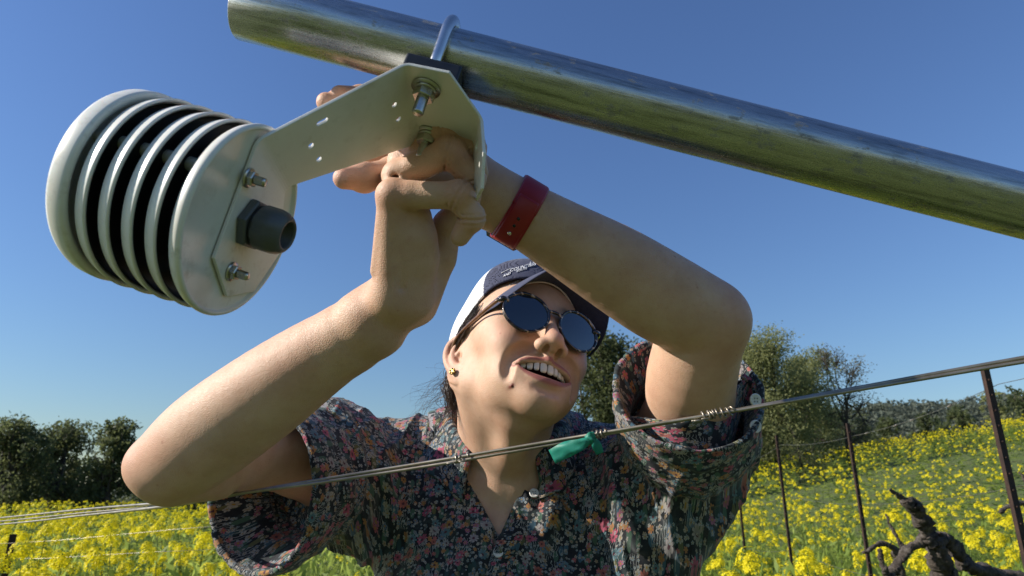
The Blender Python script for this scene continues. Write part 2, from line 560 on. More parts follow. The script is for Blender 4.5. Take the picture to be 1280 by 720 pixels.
tree('oak_tree', 'olive green leafy tree right of the raised elbow', 975, 30, 412, 178, 'willow_leaf', 8, 42000, .12, .15, .2, 22, .0)
tree('oak_tree', 'thin airy tree with bare twigs beside the olive green tree', 1062, 31, 426, 86, 'bare_twig_leaf', 9, 3000, .10, 1.0, .10, 10, .10)
tree('oak_tree', 'low dark bush between the oaks at the left edge', 108, 35, 572, 105, 'oak_leaf', 21, 5000, .2, 0, .15, 12, .0)
tree('oak_tree', 'pale green tree between the olive green tree and the airy one', 1018, 33, 436, 100, 'willow_leaf', 22, 16000, .13, .2, .16, 14, .02)
tree('oak_tree', 'low bushy tree under the airy tree at the field edge', 1035, 38, 505, 130, 'oak_leaf', 10, 5000)
for k, (px, ty, w, D, lf, lb) in enumerate(((1118, 512, 60, 95, 'oak_leaf', 'small round tree left of the tall rusty post on the skyline'), (1160, 508, 60, 100, 'bay_leaf', 'small dark tree on the skyline close left of the rusty post'), (1205, 497, 60, 90, 'oak_leaf', 'tree crown right behind the top of the rusty post'),
                                 (1250, 480, 72, 85, 'willow_leaf', 'pale skyline tree at the right edge of the photo'), (1292, 474, 70, 85, 'oak_leaf', 'dark skyline tree cut by the right edge of the photo'), (1085, 520, 40, 105, 'bay_leaf', 'tiny far tree at the foot of the wooded hill'))):
    tree('skyline_tree', lb, px, D, ty, w, lf, 40 + k, 2500, .5, .2, .3, 9, .05)
# wood on the far hill: nobody could count it
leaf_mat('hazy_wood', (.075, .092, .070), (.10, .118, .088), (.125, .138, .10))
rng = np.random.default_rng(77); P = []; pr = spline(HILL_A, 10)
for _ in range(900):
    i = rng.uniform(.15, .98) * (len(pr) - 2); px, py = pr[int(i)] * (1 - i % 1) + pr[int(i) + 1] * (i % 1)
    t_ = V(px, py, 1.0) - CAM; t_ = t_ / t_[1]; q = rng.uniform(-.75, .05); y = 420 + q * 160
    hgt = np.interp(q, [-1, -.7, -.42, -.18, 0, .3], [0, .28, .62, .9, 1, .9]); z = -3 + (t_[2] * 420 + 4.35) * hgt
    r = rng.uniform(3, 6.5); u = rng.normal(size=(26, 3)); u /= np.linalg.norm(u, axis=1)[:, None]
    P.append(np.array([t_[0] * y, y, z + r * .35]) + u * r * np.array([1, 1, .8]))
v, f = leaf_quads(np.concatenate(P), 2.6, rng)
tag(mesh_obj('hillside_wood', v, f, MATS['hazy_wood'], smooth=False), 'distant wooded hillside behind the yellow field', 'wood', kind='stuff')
# scrub along the field edge
P = []
for _ in range(420):
    px = rng.uniform(-150, 1090); D = rng.uniform(40, 48); t_ = V(px, 600, 1.0) - CAM; t_ /= t_[1]
    x, y = t_[0] * D, D; r = rng.uniform(.5, 1.1) * (2.0 if px < 330 else 1.0); u = rng.normal(size=(60, 3)); u /= np.linalg.norm(u, axis=1)[:, None]
    P.append(np.array([x, y, float(ground_h(x, y)) + r * .6]) + u * r * rng.uniform(.6, 1.1, (60, 1)))
v, f = leaf_quads(np.concatenate(P), .3, rng)
tag(mesh_obj('hedgerow', v, f, MATS['bay_leaf'], smooth=False), 'dark scrub along the far edge of the mustard field', 'scrub', kind='stuff')

# ---- mustard: flower heads, plants
def petal_mat():
    t = NT('mustard_petal')
    c = t.ramp(t.noise(t.obj(), 30, 3, .6), [(.3, (.74, .58, .010)), (.6, (.82, .70, .015)), (.8, (.78, .72, .03))])
    t.p(color=c, rough=.55, spec=.25)
    tr = t.n('ShaderNodeBsdfTranslucent'); t.set(tr, 'Color', (.85, .74, .02, 1)); mx = t.n('ShaderNodeMixShader'); mx.inputs[0].default_value = .38
    t.t.links.new(t.bsdf.outputs[0], mx.inputs[1]); t.t.links.new(tr.outputs[0], mx.inputs[2]); t.t.links.new(mx.outputs[0], t.out.inputs[0])
petal_mat()
leaf_mat('mustard_leaf', (.12, .18, .025), (.20, .27, .045), (.29, .34, .075), .5)
leaf_mat('mustard_stem', (.08, .12, .025), (.11, .15, .035), (.14, .17, .05), .2)
def head_vf(rng, nfl=20, R=.024, pet=.0098, buds=5):
    """rounded cluster of four-petalled flowers with buds on top"""
    vs, fs, mi = [], [], []
    for k in range(nfl):
        ph = math.acos(1 - 1.55 * (k + .5) / nfl); th = k * 2.399 + rng.uniform(-.3, .3)
        d = np.array([math.sin(ph) * math.cos(th), math.sin(ph) * math.sin(th), math.cos(ph) * 1.05]); rr = R * rng.uniform(.75, 1.15)
        c = d * rr; n = unit(d + np.array([0, 0, .5]) + rng.normal(0, .2, 3)); x, y, _ = frame_of(n, (rng.normal(), rng.normal(), .1)); s = pet * rng.uniform(.75, 1.2)
        for q in range(4):
            a0 = q * math.pi / 2 + rng.uniform(-.15, .15); e = x * math.cos(a0) + y * math.sin(a0); w = -x * math.sin(a0) + y * math.cos(a0)
            b = len(vs); vs += [c, c + e * s * .75 + w * s * .42 + n * s * .18, c + e * s * 1.1 + n * s * .05, c + e * s * .75 - w * s * .42 + n * s * .18]; fs.append((b, b+1, b+2, b+3)); mi.append(0)
    for k in range(buds):
        c = np.array([rng.normal(0, R * .22), rng.normal(0, R * .22), R * .82]); b = len(vs); s = .0028
        vs += [c + np.array([s, 0, 0]), c + np.array([-s * .5, s * .8, 0]), c + np.array([-s * .5, -s * .8, 0]), c + np.array([0, 0, s * 2.2])]; fs += [(b, b+1, b+3), (b+1, b+2, b+3), (b+2, b, b+3)]; mi += [1, 1, 1]
    return vs, fs, mi
def plant_vf(rng, Hh, nb=4, leaves=34, seg=4, lsz=.075):
    """stalk with side branches and feathery leaves; returns mesh and head positions"""
    vs, fs, mi = [], [], []; heads = []
    def add(v, f, m):
        b = len(vs); vs.extend(v); fs.extend([tuple(i + b for i in q) for q in f]); mi.extend([m] * len(f))
    lean = rng.normal(0, .07, 2); st = np.array([[0, 0, -.02], [lean[0] * .3, lean[1] * .3, Hh * .5], [lean[0], lean[1], Hh]])
    st = spline(st, seg); add(*tube(st, np.linspace(.0045, .0016, len(st)), 3, caps=False), 0); heads.append((st[-1], 1.0))
    br = []
    for k in range(nb):
        f = rng.uniform(.45, .82); i = int(f * (len(st) - 1)); p = st[i]; an = rng.uniform(0, 6.28); o = rng.uniform(.07, .20); up = Hh * rng.uniform(.80, 1.0) - p[2]
        b_ = spline([p, p + np.array([math.cos(an) * o * .7, math.sin(an) * o * .7, up * .45]), p + np.array([math.cos(an) * o, math.sin(an) * o, up])], 3)
        add(*tube(b_, np.linspace(.0026, .0012, len(b_)), 3, caps=False), 0); heads.append((b_[-1], rng.uniform(.55, .95))); br.append(b_)
    for k in range(leaves):
        src = st if rng.random() < .5 or not br else br[rng.integers(len(br))]; i = rng.uniform(.12, .93) * (len(src) - 1); p = src[int(i)] * (1 - i % 1) + src[int(i) + 1] * (i % 1)
        an = rng.uniform(0, 6.28); f = p[2] / Hh; L = lsz * (1.35 - .85 * f) * rng.uniform(.6, 1.4); d = np.array([math.cos(an), math.sin(an), rng.uniform(.1, .9)]); d /= np.linalg.norm(d)
        w = np.array([-math.sin(an), math.cos(an), 0]) * L * rng.uniform(.10, .20); dr = np.array([0, 0, -L * .25])
        add([p, p + d * L * .35 + w, p + d * L + dr, p + d * L * .35 - w, p + d * L * .7 + dr * .4 + w * .7, p + d * L * .7 + dr * .4 - w * .7], [(0, 1, 4), (0, 4, 2), (0, 2, 5), (0, 5, 3)], 1)
    return vs, fs, mi, heads
rng = np.random.default_rng(11)
def two_mat_mesh(name, vs, fs, mi, m0, m1):
    me = bpy.data.meshes.new(name); me.from_pydata([tuple(map(float, v)) for v in vs], [], fs); me.materials.append(MATS[m0]); me.materials.append(MATS[m1]); me.polygons.foreach_set('material_index', mi); me.update(); return me
HEADS = [two_mat_mesh('flower_head', *head_vf(rng, rng.integers(30, 44), rng.uniform(.025, .034)), 'mustard_petal', 'mustard_leaf') for _ in range(6)]
PLANTS = []
for k in range(10):
    v, f, m, hd = plant_vf(rng, 1.0, rng.integers(1, 4), 70); PLANTS.append((two_mat_mesh('stalk', v, f, m, 'mustard_stem', 'mustard_leaf'), hd))
def spot_ok(x, y): return not (abs(x) < .75 and y < 1.55)
def px_of(x, y, z):
    c = (np.array([x, y, z]) - CAM) @ MCW; return 640 + FPX * c[0] / c[2], 360 - FPX * c[1] / c[2]
nind = 0; taken = []
for tries in range(4000):
    if nind >= 195: break
    y = math.sqrt(rng.uniform(1.25 ** 2, 6.2 ** 2)); lim = .86 * y + .25; x = rng.uniform(-lim, lim)
    if not spot_ok(x, y) or (-.30 < x / y < .20): continue
    if any((x - a) ** 2 + (y - b) ** 2 < .15 ** 2 for a, b in taken): continue
    Hh = rng.uniform(.90, 1.20) if x < 0 else rng.uniform(.68, 1.10)
    if x > 0 and rng.random() < .55 * (y < 4.2): continue
    if x > 0 and 2.1 < y < 4.0 and nind % 3 == 0: Hh = rng.uniform(1.02, 1.16)
    if y < 2.0: Hh = min(Hh, .88 if x > 0 else 1.0)
    if x > 0 and rng.random() < .07: Hh *= 1.12
    taken.append((x, y)); nind += 1
    st, hd = PLANTS[rng.integers(len(PLANTS))]; z = float(ground_h(x, y)); rz = rng.uniform(0, 6.28)
    root = bpy.data.objects.new('mustard_plant', None); root.empty_display_size = .05; root.location = (x, y, z); root.rotation_euler = (0, 0, rz); root.scale = (Hh, Hh, Hh); link(root)
    tag(root, 'tall mustard plant with yellow flower heads in the near field', 'mustard plant', 'mustard plants near the camera')
    link(bpy.data.objects.new('stalk', st), root)
    for p, s in hd:
        h = bpy.data.objects.new('flower_head', HEADS[rng.integers(len(HEADS))]); h.location = tuple(map(float, p)); s *= rng.uniform(1.05, 1.5); h.scale = (s, s, s); h.rotation_euler = (rng.normal(0, .2), rng.normal(0, .2), rng.uniform(0, 6.28)); link(h, root)
# the rest of the field as one mass
def mesh_arrays(vs, fs, mi):
    v = np.array(vs, float); q = np.array([f if len(f) == 4 else (*f, f[2]) for f in fs]); return v, q, np.array(mi)
def scatter(protos, pos, rz, sc):
    """protos: list of (v, tris, mi); returns joined triangles"""
    V_, F_, M_, b = [], [], [], 0
    pick = rng.integers(0, len(protos), len(pos))
    for k, (v, f, m) in enumerate(protos):
        idx = np.nonzero(pick == k)[0]
        if len(idx) == 0: continue
        c, s = np.cos(rz[idx]), np.sin(rz[idx])
        x = (v[None, :, 0] * c[:, None] - v[None, :, 1] * s[:, None]) * sc[idx][:, None] + pos[idx][:, 0:1]
        y = (v[None, :, 0] * s[:, None] + v[None, :, 1] * c[:, None]) * sc[idx][:, None] + pos[idx][:, 1:2]
        z = v[None, :, 2] * sc[idx][:, None] + pos[idx][:, 2:3]
        V_.append(np.stack([x, y, z], -1).reshape(-1, 3)); F_.append((f[None] + (np.arange(len(idx)) * len(v))[:, None, None]).reshape(-1, 3) + b); M_.append(np.tile(m, len(idx))); b += len(idx) * len(v)
    return np.concatenate(V_), np.concatenate(F_), np.concatenate(M_)
def tri_proto(nb, leaves, lsz, nfl, R, pet, seg=2):
    v, f, m, hd = plant_vf(rng, 1.0, max(nb, 0), leaves, seg, lsz); hd = [] if nb < 0 else hd; v = [np.asarray(q) for q in v]; f = [q for q in f]; m = list(m)
    for p, s in hd:
        hv, hf, hm = head_vf(rng, nfl, R, pet, 0 if nfl < 10 else 4); b = len(v); v += [np.asarray(q) * s * rng.uniform(.9, 1.2) + p for q in hv]; f += [tuple(i + b for i in q) for q in hf]; m += [2 if q == 0 else 1 for q in hm]
    T_, M_ = [], []
    for q, mm in zip(f, m):
        for k in range(1, len(q) - 1): T_.append((q[0], q[k], q[k+1])); M_.append(mm)
    return np.array(v), np.array(T_), np.array(M_)
def field(n, y0, y1, protos, h0, h1, wide=.92, dens=None):
    y = np.sqrt(rng.uniform(y0 ** 2, y1 ** 2, n)); x = rng.uniform(-1, 1, n) * (wide * y + .3)
    k = np.array([spot_ok(a, b) for a, b in zip(x, y)]); x, y = x[k], y[k]; n = len(x)
    sc = rng.uniform(h0, h1, n) * np.where(x < 0, 1.06, 1.0) * (1 + .10 * vnoise(np.stack([x, y, x * 0], 1), .5, 2)); return scatter(protos, np.stack([x, y, ground_h(x, y)], 1), rng.uniform(0, 6.28, n), sc)
near = [tri_proto(k, 62, .085, 14, .031, .0125) for k in (-1, -1, 0, 1)]
mid = [tri_proto(k, 30, .13, 10, .026, .0145) for k in (1, 2, 2, 3, 4)]
far = [tri_proto(k, 9, .24, 5, .022, .023, 1) for k in (1, 2, 3, 4, 4)]
parts = [field(480, 1.3, 6.5, near, .55, .95), field(1150, 5.5, 13, mid, .80, 1.12, 1.15), field(4300, 12, 42, far, .85, 1.2, 1.15)]
# leafy undergrowth: upright narrow blades and leaflets
m = 90000; y = rng.uniform(1.0, 9.5, m); x = rng.uniform(-1, 1, m) * (.92 * y + .3); k = ~((np.abs(x) < .45) & (y < 1.3)); x, y = x[k], y[k]; m = len(x)
z = ground_h(x, y) + np.abs(rng.normal(0, .45, m)).clip(0, .9) * np.where(x < 0, 1.02, .95); P = np.stack([x, y, z], 1)
a_ = rng.normal(size=(m, 3)) * .55 + np.array([0, 0, .75]); a_ /= np.linalg.norm(a_, axis=1)[:, None]; b_ = np.cross(a_, rng.normal(size=(m, 3))); b_ /= np.linalg.norm(b_, axis=1)[:, None]
L_ = rng.uniform(.05, .13, (m, 1)); v = np.stack([P, P + a_ * L_ * .5 + b_ * L_ * .13, P + a_ * L_, P + a_ * L_ * .5 - b_ * L_ * .13], 1).reshape(-1, 3)
f = np.arange(4 * m).reshape(m, 4); f3 = np.concatenate([f[:, [0, 1, 2]], f[:, [0, 2, 3]]])
parts.append((v, f3, np.ones(len(f3), int)))
V_ = np.concatenate([p[0] for p in parts]); o_ = np.cumsum([0] + [len(p[0]) for p in parts[:-1]]); F_ = np.concatenate([p[1] + o for p, o in zip(parts, o_)]); M_ = np.concatenate([p[2] for p in parts])
fo = mesh_obj('mustard_field', V_, F_, None, mats=[MATS['mustard_stem'], MATS['mustard_leaf'], MATS['mustard_petal']], smooth=False, fmat=M_)
tag(fo, 'field of yellow mustard in bloom stretching to the trees', 'mustard field', kind='stuff')
print('field tris', len(F_))
# ================================================================== trellis: posts, wires, vines
t = NT('rusty_steel'); oc = t.obj()
t.p(color=t.ramp(t.noise(oc, 22, 6, .7), [(.3, (.018, .010, .008)), (.5, (.036, .018, .012)), (.7, (.065, .032, .020))]), rough=.85, metal=.2, normal=t.bump(t.noise(oc, 90, 4, .7), .002, .8))
t = NT('wire_steel'); t.p(color=t.ramp(t.noise(t.obj(), 40, 4, .6), [(.3, (.22, .19, .15)), (.7, (.42, .38, .32))]), metal=.85, rough=.42)
t = NT('vine_bark'); oc = t.obj()
t.p(color=t.ramp(t.noise(t.vmath('MULTIPLY', oc, (2, 2, 1)), 22, 6, .75), [(.3, (.025, .018, .014)), (.5, (.075, .058, .046)), (.72, (.20, .17, .145))]), rough=.95, normal=t.bump(t.noise(oc, 70, 6, .75), .012, 1.0))
def post(x, y, top, label, zb=-.3, w=.031):
    """T-section steel stake with punched notches and wire clips"""
    z0 = float(ground_h(x, y)); root = empty('trellis_post', (x, y, z0)); tag(root, label, 'post', 'steel stakes of the vine row')
    mb = MB(); h = w / 2; th = .0035; prof = [(-h, -th), (h, -th), (h, th), (th, th), (th, h * 1.2), (-th, h * 1.2), (-th, th), (-h, th)]
    rz = .35; c, s = math.cos(rz), math.sin(rz); vs = []
    for z in (z0 + zb, top):
        for a, b in prof: vs.append((x + a * c - b * s, y + a * s + b * c, z))
    k = len(prof); fs = [(i, (i+1) % k, k + (i+1) % k, k + i) for i in range(k)] + [tuple(range(k-1, -1, -1)), tuple(range(k, 2*k))]
    mb.add(vs, fs); mb.build('stake', MATS['rusty_steel'], root, smooth=False)
    z = top - .05; i = 0
    nm = MB()
    while z > z0 + .3:
        a = -h * .3; b = -th - .003; cx, cy = x + a * c - b * s, y + a * s + b * c
        nm.add(*lathe((cx, cy, z), (s, -c, 0), [(.0038, -.002), (.0038, .002), (.002, .003)], 6)); z -= .055; i += 1
    nm.build('notches', MATS['rusty_steel'], root)['kind'] = 'stuff'
    return root
ROW = np.array([(1245 - 640) / FPX * 2.4 - .02, 2.4]); RD = unit((.080, 1.0, 0))[:2]; SP = 1.28
names = ['tall rusty steel post nearest the right edge', 'second rusty post, behind the gnarled vine', 'third post of the row among the yellow flowers', 'fourth small post of the row in the flowers', 'fifth small post of the row, close to the sleeve', 'sixth tiny post of the row, close to the sleeve']
row_pts = []
for k in range(6):
    x, y = ROW + RD * SP * k; z = float(ground_h(x, y)); tp = 1.815 - .02 * k + z * .5 + (0, -.05, .02, -.04, .03, 0)[k]
    post(x, y, tp, names[k], w=.031 if k == 0 else .021); row_pts.append((x, y, tp))
def wire(name, label, pts, r, parent=None, group=None, n=6):
    mb = MB(); mb.add(*tube(pts, r, n)); o = mb.build(name, MATS['wire_steel'], parent)
    if parent is None: tag(o, label, 'wire', group)
    return o
for j, (dz, lb) in enumerate(((-.068, 'thin top wire running along the row of rusty posts'), (-.42, 'thin middle wire along the row of rusty posts'), (-.78, 'low thin wire along the row of rusty posts'))):
    pts = [(x + .02, y - .02, t_ + dz) for x, y, t_ in row_pts]; a = np.array(pts[0]); pts = [tuple(a - np.array([RD[0], RD[1], 0]) * 2.6 + np.array([0, 0, .0]))] + pts
    pp = []
    for u, v in zip(pts[:-1], pts[1:]):
        u, v = np.array(u), np.array(v)
        for f in np.linspace(0, 1, 8, endpoint=False): p = u * (1 - f) + v * f; pp.append(p - np.array([0, 0, .02 * 4 * f * (1 - f)]))
    pp.append(np.array(pts[-1])); w = wire('row_wire', lb, pp, .0012)
    if j == 0:      # barbs of wrapped wire near the second post
        for f in (10, 12, 13, 15):
            mb = MB(); c_ = pp[f]; d_ = unit(pp[f+1] - pp[f]); x_, y_, _ = frame_of(d_)
            mb.add(*tube([c_ + d_ * (i * .0016) + (x_ * math.cos(i * 1.1) + y_ * math.sin(i * 1.1)) * .004 for i in range(18)], .0013, 5)); mb.build('wire_wrap', MATS['wire_steel'], w)
# post and wires low at the far left
lp = V(12, 690, 3.4); post(lp[0], lp[1], float(V(12, 668, 3.4)[2]), 'short dark stake among the flowers at the left edge')
for a, b, lb in (((-60, 683, 3.5), (215, 662, 3.1), 'faint wire low behind the flowers at left'), ((-60, 700, 3.5), (190, 690, 3.2), 'lowest faint wire behind the flowers at left')):
    wire('row_wire', lb, [V(*a), (V(*a) + V(*b)) / 2 - np.array([0, 0, .01]), V(*b), V(*b) + (V(*b) - V(*a)) * .6], .0010)

def vine(name, label, paths, seed):
    """paths: list of (kind, points, radii)"""
    rng = np.random.default_rng(seed); base = paths[0][1][0]; root = empty(name, base); tag(root, label, 'grape vine', 'old vines in the row')
    for kind, pts, rad in paths:
        n = 22; q = spline(np.column_stack([pts, rad]), n); m = len(q); ph = rng.uniform(0, 6, 5)
        jit = np.cumsum(rng.normal(0, .0022, (m, 3)), 0) * .5; jit -= np.linspace(0, 1, m)[:, None] * jit[-1]
        kn = 1 + .16 * np.sin(np.arange(m) * .37 + ph[0]) + .07 * rng.normal(size=m)
        tab = rng.normal(0, .13, (m, 12))
        mb = MB(); mb.add(*tube(q[:, :3] + jit, q[:, 3] * kn * .84, 12, wob=lambda i, a: 1 + .14 * math.sin(3 * a + ph[1] + i * .10) + tab[i][int(a / 6.2832 * 12) % 12])); mb.build(kind, MATS['vine_bark'], root)
    return root
b = V(1186, 760, 1.95); b = np.array([b[0], b[1], 0.0]); b[2] = float(ground_h(b[0], b[1])) - .03
vine('grape_vine', 'gnarled leafless vine with thick arms at bottom right', [
    ('trunk', [b, b + np.array([.02, .02, .45]), V(1192, 760, 1.95), V(1178, 712, 1.95), V(1168, 672, 1.94)], [.045, .04, .036, .032, .028]),
    ('arm', [V(1172, 690, 1.94), V(1162, 664, 1.93), V(1146, 640, 1.91), V(1132, 624, 1.90)], [.026, .024, .022, .019]),
    ('spur', [V(1134, 628, 1.90), V(1122, 618, 1.90), V(1112, 612, 1.89)], [.012, .007, .004]),
    ('arm', [V(1166, 678, 1.94), V(1180, 675, 1.96), V(1196, 690, 1.98), V(1216, 708, 2.0), V(1262, 722, 2.05), V(1330, 735, 2.1)], [.020, .021, .024, .024, .026, .024]),
    ('arm', [V(1162, 672, 1.94), V(1140, 688, 1.92), V(1120, 706, 1.90), V(1108, 728, 1.88)], [.014, .014, .015, .014]),
    ('spur', [V(1108, 722, 1.88), V(1101, 702, 1.88), V(1099, 686, 1.88)], [.010, .008, .006])], 3)
for k, (px, py, d, lb) in enumerate(((1124, 690, 3.1, 'old vine half hidden in flowers behind the gnarled vine'), (1296, 640, 2.9, 'twisted vine with pale bark right of the tall rusty post'))):
    p = V(px, py, d); g = np.array([p[0], p[1], float(ground_h(p[0], p[1])) - .03])
    vine('grape_vine', lb, [('trunk', [g, g + np.array([.02, .02, p[2] * .5]), p + np.array([-.02, 0, -.08]), p], [.035, .032, .028, .024]),
        ('arm', [p, p + np.array([.14, .05, .03]), p + np.array([.22, .10, .0]), p + np.array([.30, .14, .03])], [.018, .015, .012, .009]),
        ('arm', [p, p + np.array([-.10, -.03, .04]), p + np.array([-.2, -.06, .0])], [.016, .013, .009]),
        ('spur', [p + np.array([.02, 0, 0]), p + np.array([.0, .01, .09]), p + np.array([-.03, .01, .17])], [.012, .009, .005])], 10 + k)

# ---- the wire in front of the woman: two strands wrapped together, three at the far left
WP = [(1420, 426, .50), (1280, 449.5, .530), (1100, 481, .556), (900, 516.5, .592), (760, 541, .622), (690, 553.5, .640), (560, 576, .662), (470, 590.5, .672), (390, 603, .655), (330, 612, .645), (280, 620, .645), (235, 627, .66), (190, 632.5, .76), (100, 641, 1.05), (0, 651.5, 1.45), (-140, 664, 2.4), (-300, 676, 4.5)]
wp = spline([V(*p) for p in WP], 10)
nw = empty('trellis_wire', V(690, 553.5, .64)); tag(nw, 'double steel wire crossing in front of the woman\'s chest', 'wire')
upv = np.array([0, 0, 1.0])
for s in (1, -1):
    pts = []
    for i, p in enumerate(wp):
        f = i / (len(wp) - 1); sp = .0019 + .010 * max(0, f - .74) / .26
        pts.append(p + upv * s * sp * (math.cos(i * .05) if f < .72 else 1) + np.array([0, 1, 0]) * s * .0012 * math.sin(i * .05))
    wire('strand', '', pts, .00165, nw, n=8)
wire('strand', '', [p + upv * (-.001 + .003 * k / 70) + np.array([0, .004, 0]) for k, p in enumerate(wp[118:])], .0015, nw)
def wrap(px, n, r=.0040, seed=0, pitch=.0019):
    a = min(range(len(wp)), key=lambda i: abs(px_of(*wp[i])[0] - px)); d = unit(wp[a+1] - wp[a-1]); x, y, _ = frame_of(d); rg = np.random.default_rng(seed)
    P = np.array(V(px, px_of(*wp[a])[1], 1)); c = wp[a] + d * 0
    pts = [c + d * ((i - n * 3) * pitch / 6 * rg.uniform(.8, 1.2)) + (x * math.cos(i * 1.05) + y * math.sin(i * 1.05)) * r * rg.uniform(.85, 1.15) for i in range(n * 6)]
    pts += [pts[-1] + (x * .6 + d) * .006]
    mb = MB(); mb.add(*tube(pts, .0009, 5)); mb.build('wire_tie', MATS['wire_steel'], nw)
for px, n, pt in ((880, 3, .005), (890, 3, .005), (906, 5, .0045), (755, 3, .004), (745, 2, .004), (573, 2, .004), (578, 1, .004)): wrap(px, n, seed=px, pitch=pt)
# green ribbon tied on the wire
t = NT('green_tape'); t.p(color=t.ramp(t.noise(t.obj(), 90, 3, .6), [(.3, (.015, .20, .15)), (.7, (.03, .33, .25))]), rough=.5)
tr = t.n('ShaderNodeBsdfTranslucent'); tr.inputs[0].default_value = (.05, .5, .33, 1); mx = t.n('ShaderNodeMixShader'); mx.inputs[0].default_value = .35
t.t.links.new(t.bsdf.outputs[0], mx.inputs[1]); t.t.links.new(tr.outputs[0], mx.inputs[2]); t.t.links.new(mx.outputs[0], t.out.inputs[0])
rb = empty('flagging_tape', V(738, 546, .626)); tag(rb, 'green plastic tape tied round the wire by the collar', 'tape')
def ribbon(nm, cl, wd):
    q = spline(np.column_stack([[V(*p) for p in cl], wd]), 6); vs, fs = [], []
    for i, r in enumerate(q):
        t_ = unit(q[min(i+1, len(q)-1), :3] - q[max(i-1, 0), :3]); a_ = unit(np.cross(t_, unit(r[:3] - CAM))); 
        for k in range(4): f = k / 3 - .5; vs.append(r[:3] + a_ * f * r[3] + unit(r[:3] - CAM) * (.0012 * math.sin(i * .7 + k * 2.1)))
    for i in range(len(q) - 1):
        for k in range(3): fs.append((i*4+k, (i+1)*4+k, (i+1)*4+k+1, i*4+k+1))
    o = mesh_obj(nm, vs, fs, MATS['green_tape'], rb, recalc=True); s_ = o.modifiers.new('t', 'SOLIDIFY'); s_.thickness = .0003
ribbon('tail', [(741, 548, .617), (725, 556, .618), (708, 562, .622), (690, 571, .628)], [.005, .011, .015, .014])
ribbon('tail', [(740, 547, .617), (746, 557, .616), (750, 567, .618)], [.005, .009, .007])
ribbon('knot', [(734, 550, .6165), (739, 546, .6145), (744, 544, .6165)], [.008, .009, .007])
# end post of that wire, outside the picture
pe = V(1420, 426, .50); dd = unit(np.array(wp[0]) - np.array(wp[12])); pe2 = wp[0] + dd * .75
wire('strand', '', [wp[0], (wp[0] + pe2) / 2, pe2], .0019, nw)
mb = MB(); mb.add(*tube([(pe2[0], pe2[1], -.3), (pe2[0], pe2[1], .8), (pe2[0], pe2[1], pe2[2] + .06)], .018, 10)); mb.build('end_post', MATS['rusty_steel'], nw)
# ================================================================== the person
HQ = 1.0                          # grid step multiplier (1 = final)
_RC = np.array([[0.89357375, 0.44463971, 0.06181812], [-0.34057062, 0.58173716, 0.73864303], [0.29246812, -0.68108546, 0.67125628]])
HR = MCW @ _RC                    # head frame: x to the picture's right, y out of the face, z up the head
HT = CAM + MCW @ np.array([0.00309873, -0.08764259, 0.82303157])
def HL(x, y, z): return HT + HR @ np.array([x, y, z])
def to_head(P): return (P - HT) @ HR

# torso frame
TM = V(625, 582, 0.87)
TU = unit((0.02, 0.03, 1.0))
TX = unit(np.array([1.0, -0.04, -0.10])); TX = unit(TX - TU * (TX @ TU))
TF = -np.cross(TU, TX) if np.cross(TU, TX)[1] > 0 else np.cross(TU, TX)
TROT = np.stack([TX, TU, TF], 1)
def T(x, u, f): return TM + TX * x + TU * u + TF * f

def torso_sdf():
    s = SDF(); s.MARGIN = 0.06
    s.ell(T(0, -.17, -.01), (.150, .22, .105), .03, rot=TROT)
    s.cone(T(-.125, -.035, -.015), T(.125, -.035, -.015), .052, .052, .05)
    for q in (-1, 1):
        s.cone(T(.03 * q, .045, -.02), T(.14 * q, -.005, -.015), .040, .044, .03)
        s.ell(T(.072 * q, -.215, .070), (.066, .068, .058), .05, rot=TROT)
    s.cone(T(0, -.30, -.005), T(0, -.52, -.01), .125, .120, .06, flat=(TF, .75))
    return s
TORSO = torso_sdf()

def mouth_hi(x): return -.0625 - .0075 * (x / .034) ** 2
def mouth_lo(x): return -.0862 + .0157 * (x / .034) ** 2
def face_y(x): return .0950 - 14.5 * x * x

